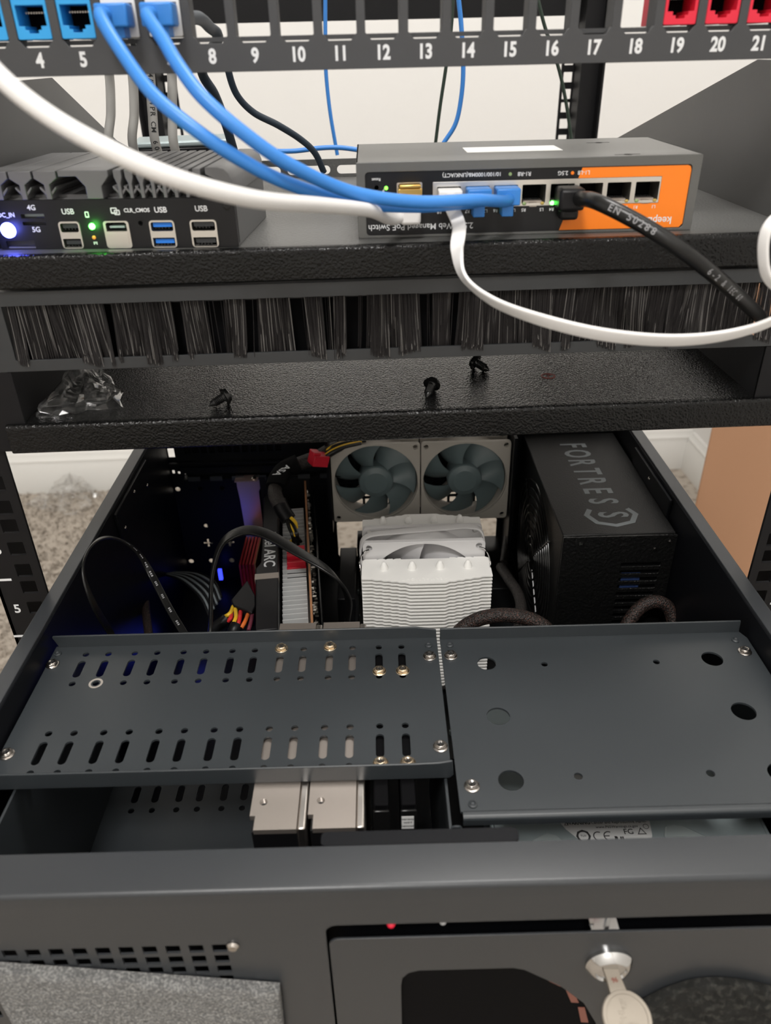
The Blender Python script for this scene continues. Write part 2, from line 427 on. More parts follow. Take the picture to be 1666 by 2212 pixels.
# ------------------------------------------------------------------ upper shelf (router and switch stand on it)
SZ = 192.5
def shelf_lip(mb, z, y, x0, x1, h, r=2.2, depth=4):
    """front edge of a folded sheet: rounded top corner, running along X"""
    pr = [(y+depth, z)]
    for k in range(7):
        a = R_(90+90*k/6); pr.append((y+r+r*math.cos(a), z-r+r*math.sin(a)))
    pr += [(y, z-h+1), (y+1, z-h), (y+depth, z-h)]
    n = len(pr)
    mb.add([Vector((x, a, b)) for x in (x0, x1) for a, b in pr], [tuple(range(n)), tuple(range(n, 2*n))]+[(i, (i+1) % n, n+(i+1) % n, n+i) for i in range(n)])
    return mb
sh = thing('cantilever_shelf', 'pebbled black cantilever rack shelf carrying the router and the network switch', 'shelf', base=(0, 100, SZ-16))
part('deck', MB().box(-199.9, 199.9, 1, 236, SZ-1.6, SZ), 'shelf', sh)
part('front_lip', shelf_lip(MB(), SZ, -3, -241, 241, 16.2), 'textured', sh)
part('rear_lip', MB().plate([(-200, SZ-1), (200, SZ-1), (200, SZ+12.5), (-200, SZ+12.5)], [rrect(x-16, x+16, SZ+2.2, SZ+8.2, 2.9, 4) for x in range(-166, 180, 37)], 235, 236.6, 'y'), 'shelf', sh)
part('side_plate', MB().prism([(2, SZ-16), (330, SZ-16), (330, 202), (262, 219), (146, 263.5), (2, 263.5)], -201.6, -200, 'x'), 'sideplate', sh)
part('side_plate', MB().prism([(2, SZ-16), (330, SZ-16), (330, 202), (317, 205.4), (86, 265), (2, 265)], 200, 201.6, 'x'), 'sideplate', sh)
for sx in (-1, 1): part('mounting_ear', MB().box(*sorted((sx*200, sx*241)), 0, 1.8, SZ-16, 264), 'shelf', sh)

# ------------------------------------------------------------------ brush panel
br = thing('brush_panel', 'black cable-entry brush panel with sparse hanging bristles between the two shelves', 'brush panel', base=(0, 0, 133.3))
fp = MB().plate(rrect(-241, 241, 133.3, 174.8, 1, 2), [rrect(-201, 200, 139.3, 167.6, .5, 2)], 0, 1.6, 'y')
part('frame', fp, 'powder', br, bevel=.7)
inner = MB().box(-201, 200, 8, 9.4, 165, 175).box(-201, 200, 1.6, 9.4, 173.4, 174.8).box(-201, 200, 1.6, 9.4, 133.3, 134.7)
part('bristle_holder', inner, 'powder', br)
part('blackout_strip', MB().box(-204, 187, 12, 13, 134, 175), 'dark', br)  # added dark sheet, keeps the gaps between the bristles black
rnd = random.Random(11)
M['bristle'] = mat('nylon_bristles', (.022, .020, .020), .38, spec=.4)
M['palebristle'] = mat('pale_nylon_bristles', (.20, .19, .18), .4)
gaps = [(-152, -148), (-118, -113), (-101, -91), (-80, -73.5), (-57.5, -50), (-41, -35), (-28.5, -17.5), (9, 16), (25.5, 30)]
def bristles(step, r0, r1, keep, seed):
    rnd = random.Random(seed); bz = MB(); x = -199.5
    while x < 199:
        x += rnd.uniform(.3, 1.7)*step
        if rnd.random() > keep: continue
        if any(a < x < b for a, b in gaps) and rnd.random() < .97: continue
        z1 = 137.2+rnd.uniform(-1.8, 1.8)+1.6*math.sin(x*.21)
        if rnd.random() < .18: z1 += rnd.uniform(0, 5)
        over = math.sin(x*.16+2)+math.sin(x*.37) > .3          # some tufts hang over the lower frame, others end behind it
        lean = 1.6*math.sin(x*.11+1)+rnd.gauss(0, .5)+(1.5 if x < -120 else 0); y0 = rnd.uniform(2.2, 6.5); rr_ = rnd.uniform(r0, r1)
        y1 = -.4-rnd.uniform(0, .8) if over else rnd.uniform(2.2, 5)
        pts = [(x, y0, 172), (x+lean*.4, y0*.7+y1*.3, 156), (x+lean*.8, y0*.2+y1*.8, 144), (x+lean, y1, z1)]
        bz.sweep([Vector(p) for p in pts], circ(0, 0, rr_, 4), n=2)
    return bz
part('bristles', bristles(.085, .11, .20, 1, 11), 'bristle', br, kind='stuff')
part('pale_bristles', bristles(.55, .10, .17, .75, 5), 'palebristle', br, kind='stuff', label='scattered paler bristles')

# ------------------------------------------------------------------ lower tray shelf with loose screws
TZ = 104.0
tr = thing('tray_shelf', 'glossy pebbled black tray shelf holding loose screws above the open server', 'shelf', base=(0, 100, TZ-17))
part('deck', MB().box(-206, 196, 1, 300, TZ-1.6, TZ), 'deck', tr)
part('front_lip', shelf_lip(MB(), TZ, -3, -215.5, 241, 16.8), 'textured', tr)
part('side_plate', MB().prism([(1, TZ-16), (300, TZ-16), (300, TZ+8), (250, TZ+29), (1, TZ+29)], 196, 197.6, 'x'), 'rack', tr)
part('side_plate', MB().prism([(1, TZ-16), (300, TZ-16), (300, TZ+8), (250, TZ+70), (1, TZ+70)], -207.6, -206, 'x'), 'rack', tr)
part('mounting_ear', MB().box(-241, -205.5, .2, 1.8, TZ-16.4, TZ+29), 'rack', tr)
part('mounting_ear', MB().box(196, 241, .2, 1.8, TZ-16.4, TZ+29), 'rack', tr)
st = MB().plate(circ(90, 42.8, 4.4, 24), [circ(90, 42.8, 3.2, 20)], TZ, TZ+.15).box(89.4, 90.2, 41, 44.8, TZ, TZ+.15).box(89.4, 92, 44, 44.7, TZ, TZ+.15)
part('inspection_mark', st, 'sticker', tr, label='small red ring stamp on the deck')
def rack_screw(F, lab):
    t = thing('rack_screw', lab, 'screw', F, group='loose black screws on the tray shelf')
    mb = MB().lathe([(0, 0), (2.6, .15), (2.9, .9), (2.4, 1.5), (2.2, 7.5), (1.5, 9.0), (.4, 10.5)], (0, 0, 0), (0, 0, 1), 18)
    for k in range(6): mb.lathe([(2.2, 2.2+k*.9), (2.65, 2.6+k*.9), (2.2, 3.0+k*.9)], (0, 0, 0), (0, 0, 1), 14)
    part('shank', mb, 'gloss', t)
    part('washer', MB().lathe([(2.6, -.2), (5.0, -.1), (5.0, .7), (2.6, .8)], (0, 0, 0), (0, 0, 1), 24), 'gloss', t)
    hd = MB().lathe([(.5, -3.0), (2.4, -2.9), (3.9, -1.9), (4.3, -.4), (4.3, -.1), (1, 0)], (0, 0, 0), (0, 0, 1), 22)
    part('head', hd, 'gloss', t)
    part('cross_slot', MB().box(-2, 2, -.4, .4, -3.15, -2.5).box(-.4, .4, -2, 2, -3.15, -2.5), 'dark', t)
    return t
M['gloss'] = mat('black_oxide_screw', (.012, .012, .012), .2, .3)
def tilt(o, ax_to):
    """frame whose local z (tip direction) is ax_to"""
    z = Vector(ax_to).normalized(); x_ = z.orthogonal().normalized(); y_ = z.cross(x_)
    mm = Matrix.Identity(4)
    for i in range(3): mm[i][0] = x_[i]; mm[i][1] = y_[i]; mm[i][2] = z[i]; mm[i][3] = o[i]
    return mm
for (sx_, sy_, d, lab) in ((-99.0, 17.5, (-.80, -.45, -.32), 'black rack screw on the tray near its left end, tip to the left'),
                           (18.3, 25.0, (-.35, -.80, -.42), 'black rack screw standing tilted on the middle of the tray'),
                           (48.0, 58, (.72, -.55, -.34), 'black rack screw half hidden below the brush panel, tip to the right')):
    d = Vector(d).normalized(); rack_screw(tilt((sx_, sy_, TZ+5.0*math.sqrt(1-d.z**2)+.1), d), lab)

# crumpled clear film
def film(F, base, rx, ry, h, seed, lab, spikes=()):
    rnd = random.Random(seed); mb = MB(); n, q = 22, 30; rings = []
    for i in range(n):
        f = i/(n-1); ring = []
        for j in range(q):
            a = 2*math.pi*j/q; rr_ = (1-f)**.75
            k = 1+.22*math.sin(3*a+seed)+.13*math.sin(7*a+2.1*seed+f*5)+rnd.uniform(-.10, .10)
            z = h*f*(1+.25*math.sin(5*a+f*7+seed))+rnd.uniform(-.06, .06)*h*(f > .03)
            ring.append(mb.bm.verts.new(Vector(base)+Vector((rx*rr_*k*math.cos(a)+h*.25*f, ry*rr_*k*math.sin(a)+h*.3*f, max(.1, z)))))
        rings.append(ring)
    for i in range(n-1):
        for j in range(q): mb.bm.faces.new((rings[i][j], rings[i][(j+1) % q], rings[i+1][(j+1) % q], rings[i+1][j]))
    for (a, b) in spikes: mb.tube([Vector(base)+Vector(p) for p in (a, tuple((u+v)/2 for u, v in zip(a, b)), b)], .9, 5, 4, rad=[1.2, .8, .25])
    o = solo('plastic_bag', mb, 'bag', lab, 'plastic bag', F, base, ang=25)
    return o
film(W, (-184, 30, TZ), 21, 22, 20, 2.3, 'crumpled clear plastic bag lying on the left end of the tray shelf', spikes=(((4, 6, 18), (8, 14, 33)), ((4, 6, 18), (-4, 16, 30)), ((4, 6, 18), (13, 9, 29))))
fb = at(148, 1092, 'z', FZ+1)
film(W, (fb.x, fb.y, FZ+6), 62, 36, 48, 5.1, 'clear plastic wrapper lying on the carpet against the baseboard')
# cardboard box beside the rack
BXF = frame((430, 500, 0), -32)
bx = thing('cardboard_box', 'tall brown cardboard box standing right of the rack', 'box', BXF, base=(90, 40, FZ))
part('carton', MB().box(0, 180, 0, 80, FZ, 130), 'card', bx, bevel=2)
part('flap', MB().box(0, 180, 0, 39, 130, 133).box(0, 180, 41, 80, 130, 133), 'card', bx)

# ------------------------------------------------------------------ fanless mini computer
PC = frame((-79.5, 1.6, SZ+.05), -5)
pc = thing('mini_computer', 'charcoal finned fanless mini computer with front ports lit by blue and green lights', 'computer', PC)
hd_ = {'usb_black': [(-87.4, -76.9), (-22.8, -9.3)], 'usb_blue': [(-42.6, -30.2)], 'dp': [(-65.2, -52.6)]}
holes = [rrect(-87.2, -77.1, .5, 12.8, 1.4, 3), rrect(-22.4, -9.8, .5, 12.8, 1.4, 3), rrect(-42.4, -30.4, .5, 12.8, 1.4, 3), rrect(-65, -52.8, .5, 12.8, 1.2, 3), rrect(-94.0-11.2, -93.6, 14.6, 16.6, .3, 2), rrect(-94-11.2, -93.6, 11.4, 13.0, .3, 2), circ(-46.8, 11.7, 1.2, 14), rrect(-116, -101.5, .4, 4.2, .4, 2)]
part('front_face', MB().plate(rrect(-119, 0, .2, 22.8, .6, 2), holes, 0, 1.6, 'y'), 'facebk', pc)
part('chassis', MB().box(-118.5, -.5, 6, 78, .2, 22.8).box(-118.5, -.5, 1.6, 6, .2, .9), 'pcalu', pc)
part('card_slot', MB().box(-104.6, -94.2, 3, 5.9, 14.9, 16.2), 'hddgrey', pc)
body = MB()
# top heatsink: ribs run front to back; wide flat ribs left, fine ribs right, a rounded right shoulder
prof_sh = [(0, 0), (0, 7.5), (-1, 10.3), (-3.2, 12.3), (-6, 13), (-12, 13), (-12, 10), (-8, 8), (-8, 0)]
body.prism([(a, 23+b) for a, b in prof_sh], -.2, 78, 'y')
def rib(xc, wt, ws, h=12.6):
    body.prism([(xc-ws/2, 23), (xc+ws/2, 23), (xc+ws/2, 23+h*.52), (xc+wt/2, 23+h*.74), (xc+wt/2, 23+h), (xc-wt/2, 23+h), (xc-wt/2, 23+h*.74), (xc-ws/2, 23+h*.52)], 0, 78, 'y')
    for s_ in (-1, 1): body.prism([(xc+s_*ws/2, 24.5), (xc+s_*(ws/2+2.6), 27.6), (xc+s_*(ws/2+2.6), 28.6), (xc+s_*ws/2, 26.3)], .6, 78, 'y')
for x in (-112.8, -101, -89): rib(x, 10.9, 2.6)
body.prism([(-82.5, 33), (-82.5, 35.6), (-58.4, 35.6), (-58.4, 33), (-62.6, 28.5), (-62.6, 23), (-70.4, 23), (-70.4, 28.5), (-74, 33)], 0, 78, 'y')
for x in (-54, -48.6, -43.2, -37.8, -32.4, -27, -21.6, -16.2): rib(x, 3.8, 1.7)
body.box(-118.5, -.5, 8, 78, 22.5, 24)
part('heatsink', body, 'pcalu', pc, bevel=.25)
def usb(x0, x1, tongue, m):
    sh_ = MB().plate(rrect(x0, x1, .3, 13.0, 1.6, 4), [rrect(x0+.8, x1-.8, 8.0, 12.2, .9, 3), rrect(x0+.8, x1-.8, .8, 5.0, .3, 3)], -.7, 5.8, 'y')
    p = part('usb_port', sh_, 'tin', pc)
    part('tongue', MB().box(x0+1.6, x1-1.6, .6, 5.5, 9.8, 11.7).box(x0+1.6, x1-1.6, .6, 5.5, 2.2, 4.1), m, p)
    part('cavity', MB().box(x0+.8, x1-.8, 5.2, 5.7, 8, 12.2).box(x0+.8, x1-.8, 5.2, 5.7, .8, 5), 'dark', p)
    c = MB()
    for k in range(5): c.box(x0+2.4+k*1.6, x0+3.2+k*1.6, .4, .7, 9.0, 9.8).box(x0+2.4+k*1.6, x0+3.2+k*1.6, .4, .7, 1.4, 2.2)
    part('contact', c, 'gloss', p)
usb(-87.4, -76.9, 0, 'case'); usb(-22.6, -9.6, 0, 'case'); usb(-42.6, -30.2, 0, 'port_blue')
p = part('display_port', MB().plate(rrect(-65.2, -52.6, .3, 13.0, 1.4, 4), [[(-64, 8.2), (-53.8, 8.2), (-53.8, 11.6), (-54.6, 12.3), (-63.2, 12.3), (-64, 11.6)]], -.7, 5.8, 'y').box(-64, -53.8, -.9, 0, 2.2, 7.2), 'tin', pc)
part('tongue', MB().box(-62.6, -55.2, .6, 5.5, 9.6, 10.6), 'hddgrey', p)
part('cavity', MB().box(-64, -53.8, 5.2, 5.7, 8.2, 12.3), 'dark', p)
def led(mb, m, name='indicator_light', parent=None, lab=None): return part(name, mb, m, parent, label=lab)
led(MB().lathe([(1.5, 0), (1.5, .8), (.9, 1.3), (0, 1.4)], (-70.9, 0, 10.6), (0, -1, 0), 16), 'led_green', parent=pc, lab='lit green indicator')
led(MB().lathe([(.9, 0), (.9, .5), (0, .8)], (-71.1, 0, 5.4), (0, -1, 0), 14), 'led_amber', parent=pc, lab='dim amber indicator')
btn = led(MB().lathe([(3.6, 0), (3.6, 1.0), (2.9, 1.6), (0, 1.7)], (-113, 0, 9.3), (0, -1, 0), 24), 'led_blue', 'power_button', pc, 'glowing blue power button')
ink = MB()
T = lambda x, z: TM((x, -.06, z), (1, 0, 0), (0, 0, 1))
for s_, x, z, q in (('4G', -99, 19.4, 3.4), ('5G', -99.1, 9.3, 3.4), ('USB', -81.5, 17.4, 3.6), ('CLR_CMOS', -47.6, 17.6, 2.5), ('USB', -36.0, 17.6, 3.6), ('USB', -16.2, 17.9, 3.6), ('DC_IN', -112.4, 16.2, 2.9)):
    ink.text(s_, q, T(x, z), .05, .06)
for x in (-72.4,): ink.plate(rrect(x-1.0, x+1.0, 14.6, 17.4, .4, 2), [rrect(x-.5, x+.5, 15.2, 16.9, .2, 2)], -.1, 0, 'y')
ink.plate(rrect(-60.4, -57.2, 16.2, 19, .4, 2), [rrect(-59.9, -57.7, 16.9, 18.5, .2, 2)], -.1, 0, 'y').plate(rrect(-58.8, -56.0, 15.6, 18.0, .4, 2), [rrect(-58.3, -56.5, 16.1, 17.5, .2, 2)], -.1, 0, 'y')
for k in range(3): ink.box(-71.9+k*.7, -71.5+k*.7, -.1, 0, 2.0+.5*(k % 2), 3.4)
part('lettering', ink, 'print', pc, label='white port lettering')
part('screw', MB().lathe([(1.9, 0), (1.9, .3), (1.3, .5), (0, .3)], (-3.6, 0, 19), (0, -1, 0), 16), 'gloss', pc)
pl_ = bpy.data.lights.new('blue_power_glow', 'POINT'); pl_.energy = .012; pl_.color = (.12, .15, 1); pl_.shadow_soft_size = .003
plo = bpy.data.objects.new('blue_power_glow', pl_); plo.location = (PC @ Vector((-113, -6, 9.3)))*S; col.objects.link(plo)
pl_ = bpy.data.lights.new('green_status_glow', 'POINT'); pl_.energy = .004; pl_.color = (.1, 1, .1); pl_.shadow_soft_size = .002
plo = bpy.data.objects.new('green_status_glow', pl_); plo.location = (PC @ Vector((-70.9, -4, 10.6)))*S; col.objects.link(plo)

# pale adapter behind it
AD = frame((-155, 268, SZ+.05), 8)
ad = thing('power_adapter', 'flat dark adapter box with a grey top behind the mini computer', 'adapter', AD)
part('housing', MB().box(-34, 42, 0, 48, 0, 20), 'black', ad, bevel=1.2)
part('lid', MB().box(-34.4, 42.4, -.4, 48.4, 20, 24.5), 'hddgrey', ad, bevel=1.5)

# ------------------------------------------------------------------ network switch, standing on its head
SW = frame((-20.85, 13.3, SZ+.05), -1.1)
sw = thing('network_switch', 'black network switch with an orange printed corner, lying upside down on the shelf', 'switch', SW)
H_, W_, D_ = 35.0, 168.0, 84.0
part('shell', MB().plate(rrect(0, W_, 0, H_, .8, 2), [rrect(4.2, 163.6, 1.2, 30.6, 1.8, 4)], -.4, 1.0, 'y').box(0, W_, 1, D_, H_-1, H_).box(0, W_, 1, D_, 0, .8).box(0, 1, 1, D_, 0, H_).box(W_-1, W_, 1, D_, 0, H_).box(0, W_, D_-1, D_, 0, H_), 'switch', sw, bevel=.4)
PR = lambda k: 39.4+k*13.97            # left edge of each of the eight ports
ph = [rrect(PR(k), PR(k)+11.6, 14.6, 23.2, .3, 2) for k in range(8)]
gang = rrect(37.2, 149.4, 13.4, 25.4, .3, 2)
sfp = rrect(19.6, 32.0, 13.0, 25.6, .6, 2)
rst = circ(9.7, 23.6, 1.1, 14)
part('face_plate', MB().plate(rrect(4.2, 163.6, 1.2, 30.6, 1.8, 4), [gang, sfp, rst], .2, .9, 'y'), 'facebk', sw)
part('orange_print', MB().prism([(110.0, 30.3), (161.4, 30.3), (162.8, 29.7), (163.4, 28.3), (163.4, 25.55), (108.4, 25.55)], .1, .2, 'y').prism([(149.55, 25.55), (163.4, 25.55), (163.4, 13.25), (149.55, 13.25)], .1, .2, 'y').prism([(105.2, 13.25), (163.4, 13.25), (163.4, 3.2), (161.8, 1.5), (101.2, 1.5)], .1, .2, 'y'), 'orangeface', sw, label='orange printed corner of the face')
part('port_block', MB().plate(gang, ph, -.1, 14, 'y'), 'tin', sw, bevel=.15)
part('port_cavity', MB().box(38, 149, 13.4, 14, 13.6, 25.2), 'dark', sw)
ct = MB(); ln = MB()
for k in range(8):
    for j in range(8): ct.box(PR(k)+2.4+j*.92, PR(k)+2.75+j*.92, 5, 11, 15.6, 16.3)
    ln.box(PR(k)+1.2, PR(k)+10.4, 2.5, 9, 14.6, 15.4).box(PR(k)+4.0, PR(k)+7.6, .1, 2, 12.9, 14.8)
part('contacts', ct, 'black', sw); part('port_latch_guides', ln, 'hddside', sw)
for k in range(8):
    g_ = 'led_green' if k == 4 else ('led_dim' if k in (2,) else 'glassled')
    part('link_light', MB().ball((PR(k)+1.3, -.1, 14.5), 1.05 if k != 4 else 1.2, (1, .5, .8), 8), 'led_green' if k == 4 else g_, sw, label='bright green link light' if k == 4 else None)
    part('activity_light', MB().ball((PR(k)+10.3, -.1, 14.5), 1.0, (1, .5, .8), 8), 'led_dim' if k == 1 else 'amberled', sw)
part('power_light', MB().lathe([(.9, 0), (.9, .3), (0, .5)], (14.4, .2, 23.3), (0, -1, 0), 14), 'led_dim', sw, label='small lit green power light')
part('sfp_cage', MB().plate(sfp, [rrect(20.3, 31.3, 13.8, 24.8, .3, 2)], 0, 12, 'y'), 'tin', sw)
part('sfp_cavity', MB().box(19.8, 31.8, 11.5, 12, 13.2, 25.4), 'dark', sw)
ink = MB(); up = MB()
# the printing is upside down because the switch lies on its head
TU = lambda x, z, y=-.0: TM((x, y+.12, z), (-1, 0, 0), (0, 0, -1))
for s_, x, z, q in (('10/100/1000M&(LINK/ACT)', 56.2, 28.4, 2.5), ('R1-R8', 81.8, 28.2, 2.6), ('2.5G', 100.6, 28.1, 2.6), ('Reset', 9.6, 27.3, 1.9), ('P', 13.0, 22.4, 2.0), ('2.5G Web Managed PoE Switch', 31.4, 5.0, 4.1)):
    ink.text(s_, q, TU(x, z), .05, .02)
for k in range(8):
    ink.text('R%d' % (8-k), 2.1, TU(PR(k)+1.2, 11.6, -.06), .05, .02); ink.text('L%d' % (8-k), 2.1, TU(PR(k)+10.2, 11.6, -.06), .05, .02)
ink.text('L1-L8', 2.6, TU(110.8, 28.1, -.06), .05, .02)
ink.text('keepLink', 5.0, TU(148.6, 5.0, -.06), .05, .05)
part('lettering', ink, 'print', sw, label='white upside-down lettering')
part('speed_dot', MB().cyl((74.9, .2, 28.2), (74.9, .05, 28.2), .8), 'glassled', sw, label='green printed dot')
part('speed_dot', MB().cyl((105.3, .2, 28.0), (105.3, .05, 28.0), .8), 'orangeface', sw, label='orange printed dot')
part('paper_label', MB().prism(rrect(57, 106.5, 29, 52.5, .8, 3), H_, H_+.12, 'z'), 'paperlabel', sw, label='blank pale paper label on the upward side')
for y in (5.8, 61): part('wall_mount_slot', MB().box(126.5, 139, y-.5, y+.5, H_-.02, H_+.06).prism(circ(133, y-.4, 2.1, 14), H_-.02, H_+.06, 'z'), 'dark', sw)

# ------------------------------------------------------------------ network plugs and cables
def plug(mb, F, w_=11.4, h_=7.6, y0=-13, y1=6, boot=True):
    mb.box(-w_/2, w_/2, y0, y1, -h_/2, h_/2, mx=F); return mb
Pw = lambda u, v, Y: at(u, v, 'y', Y)
def cable(name, pts, r, m, lab, group=None, n=14, parts=()):
    pts = [Vector(p) for p in pts]; base = pts[0]
    t = thing(name, lab, 'cable', W, tuple(base), group)
    part('jacket', MB().tube(pts, r, n, 10), m, t)
    return t
swp = lambda k, y=0, z=19: SW @ Vector((PR(k)+5.8, y, z))
def bluecable(pts_mid, n, k, lab):
    j = Vector((PX(n), 0, PZ))
    a = [j+Vector((-2.5, -20, -1)), j+Vector((-1.5, -24, -3))]
    t = thing('patch_cable', lab, 'cable', W, tuple(j), 'blue patch cables from panel to switch')
    e = swp(k, -12, 18.2)
    part('jacket', MB().tube([j+Vector((-2.4, -10, 0)), j+Vector((-2.4, -22, -1))]+pts_mid+[e+Vector((-3, -4, .2)), e+Vector((1, 6, .2))], 2.75, 14, 10), 'bluecable', t)
    b = MB().box(j.x-7.0, j.x+6.0, -14, -1.2, j.z-4.4, j.z+4.0)
    part('plug', b, 'blue', t, bevel=.8)
    part('latch', MB().box(j.x-.5, j.x+3.2, -11, -1.2, j.z-8.2, j.z-4.2), 'blue', t, bevel=.4)
    p2 = MB().box(-5.8, 5.8, -10, 1.5, 15.2, 23.0, mx=SW @ Matrix.Translation((PR(k)+5.8, 0, 0)))
    part('plug', p2, 'blue', t, bevel=.7)
    part('latch', MB().box(-2.8, 2.8, -9, 0, 10.2, 15.4, mx=SW @ Matrix.Translation((PR(k)+5.8, 0, 0))), 'blue', t, bevel=.4)
    return t
bluecable([Pw(268, 120, -36), Pw(335, 208, -52), Pw(430, 286, -60), Pw(520, 345, -58), Pw(625, 397, -50), Pw(760, 437, -34), Pw(900, 446, -22), Pw(990, 440, -14)], 6, 1, 'blue patch cable running from port 6 of the panel to the switch')
bluecable([Pw(352, 85, -34), Pw(385, 140, -46), Pw(440, 212, -56), Pw(530, 290, -60), Pw(630, 358, -56), Pw(760, 415, -42), Pw(900, 436, -32), Pw(1030, 432, -22)], 7, 2, 'blue patch cable running from port 7 of the panel to the switch')
# thick white cable crossing the picture into the uplink socket
t = thing('uplink_cable', 'thick white cable swooping from the upper left into the gold-latched uplink socket', 'cable', W, tuple(SW @ Vector((26, 0, 19))))
e = SW @ Vector((26, 0, 10.5))
part('jacket', MB().tube([Pw(-120, 10, -118), Pw(-20, 145, -126), Pw(100, 246, -134), Pw(250, 331, -138), Pw(400, 393, -134), Pw(560, 432, -116), Pw(700, 444, -78), Pw(800, 455, -38), e+Vector((-10, -15, 1.2)), e+Vector((-1, -5, 1.5))], 2.9, 16, 12), 'whitecable', t)
part('plug', MB().box(20.6, 31.0, -9, 3, 14, 21, mx=SW), 'clear', t, bevel=.5, label='clear plug')
part('boot', MB().box(20.8, 30.8, -11, -3, 7.6, 15, mx=SW), 'whitecable', t, bevel=1.6)
part('contact_latch', MB().box(20.0, 31.6, -6, -1, 20.4, 23.6, mx=SW).box(20.6, 31, -7, -1.5, 24.0, 25.4, mx=SW), 'gold', t, bevel=.4, label='gold shielded latch')
# flat white cable
t = thing('flat_cable', 'flat white network cable drooping in front of the brush panel', 'cable', W, tuple(swp(0)))
part('plug', MB().box(-5.7, 5.7, -9, 1.5, 15.0, 22.6, mx=SW @ Matrix.Translation((PR(0)+5.8, 0, 0))), 'flatwhite', t, bevel=.6)
part('latch', MB().box(-2.4, 2.4, -10, -2, 16.5, 21.4, mx=SW @ Matrix.Translation((PR(0)+5.8, -1.2, 0))), 'whitefan', t, bevel=.4)
fp_ = [swp(0, -8, 17.5), Pw(978, 452, -8), Pw(992, 490, -16), Pw(988, 540, -25), Pw(1003, 598, -42), Pw(1060, 648, -66), Pw(1160, 688, -84), Pw(1300, 722, -92), Pw(1450, 735, -90), Pw(1580, 722, -82), Pw(1680, 688, -70), Pw(1760, 630, -60)]
ups = [(0, -1, .1), (.0, -1, .3), (.1, -1, .3), (-.35, -.9, -.1), (-.3, -.75, -.3), (-.25, -.75, -.45), (-.1, -.8, -.5), (0, -.82, -.5), (.05, -.82, -.5), (.12, -.8, -.5), (.3, -.75, -.4), (.4, -.7, -.3)]
part('jacket', MB().flat(fp_, 6.6, 1.7, ups, 12), 'flatwhite', t)
fp_ = [Pw(1760, 470, -70), Pw(1700, 462, -74), Pw(1660, 490, -76), Pw(1649, 545, -76), Pw(1662, 605, -74), Pw(1720, 650, -70)]
t2 = thing('flat_cable', 'white cable loop at the right frame edge beside the black cable', 'cable', W, tuple(fp_[0]))
part('jacket', MB().flat(fp_, 4.6, 1.8, [(-.5, -.8, .2), (-.6, -.7, .3), (-.75, -.6, .1), (-.8, -.55, 0), (-.75, -.6, -.2), (-.5, -.8, -.3)], 12), 'flatwhite', t2)
# black cable into the brush
t = thing('black_cable', 'thick black printed cable from the switch down into the brush panel', 'cable', W, tuple(swp(4)))
part('plug', MB().box(-6.4, 6.0, -13, 1.5, 12.5, 22.6, mx=SW @ Matrix.Translation((PR(4)+8.4, 0, 0))).box(-4.5, 4.5, -9, 0, 7.6, 13, mx=SW @ Matrix.Translation((PR(4)+8.4, 0, 0))), 'black', t, bevel=1.6)
ce = SW @ Vector((PR(4)+11.5, -11, 18))
cpts = [ce, Pw(1290, 436, -26), Pw(1380, 481, -40), Pw(1470, 538, -48), Pw(1550, 600, -42), Pw(1612, 656, -18), Pw(1640, 682, 4), Pw(1656, 700, 26)]
part('jacket', MB().tube(cpts, 3.5, 18, 12), 'blackcable', t)
ink = MB()
sp_ = spline(cpts, 12)
def along(mb, P, strs, size, r, toward, flip=False):
    """lettering wrapped on a cable, on the side that faces TOWARD"""
    for s_, i0 in strs:
        k = i0
        for ch in s_:
            i = int(k); f = k-i
            if i+1 >= len(P): break
            p = P[i].lerp(P[i+1], f); tg = (P[i+1]-P[i]).normalized(); n = (toward-p); n = (n-tg*n.dot(tg)).normalized(); u = n.cross(tg)
            if ch != ' ': mb.text(ch, size, TM(p+n*(r+.03), tg, u), .04, .04)
            k += size*.72/max((P[i+1]-P[i]).length, .01)
CL = Vector(CAM['loc'])+Vector((0, 60, 0))
along(ink, sp_, (('EN 50288', 17), ('6-2 & IEC 60', 44)), 4.2, 3.5, CL)
part('lettering', ink, 'dimprint', t, label='pale printed cable lettering')
# grey cables dropping behind the computer
for k, (u0, u1, Y, lab) in enumerate(((234, 237, 160, 'leftmost'), (284, 288, 150, 'second from left'), (322, 338, 146, 'printed'), (370, 377, 152, 'rightmost'))):
    labs = {'leftmost': 'grey cable dropping behind the mini computer, leftmost of four', 'second from left': 'grey cable dropping behind the mini computer, beside the rear rack post',
            'printed': 'grey cable with printed lettering dropping behind the mini computer', 'rightmost': 'grey cable dropping behind the mini computer, rightmost of four'}
    top = Pw(u0, 148, Y); a = Pw((u0+u1)/2+(4 if k < 2 else -1), 240, Y); b = Pw(u1, 318, Y)
    jn = (3, 4, 6, 7)[k]
    pts = [Vector((PX(jn), 28, PZ)), Vector((PX(jn)+ (top.x-PX(jn))*.3, 70, PZ+4)), top+Vector((0, -14, 16)), top, a, b, b+Vector((2, 20, b.z*0-18))]
    pts[-1].z = SZ+3.2
    t = cable('grey_cable', pts, 2.9, 'greycable', labs[lab], 'grey cables behind the mini computer')
    if k == 2:
        ink = MB(); along(ink, spline(pts, 10), (('24AWG 4PR CM 60', 30),), 4.2, 2.9, CL)
        part('lettering', ink, 'ink', t, label='dark printed cable lettering')
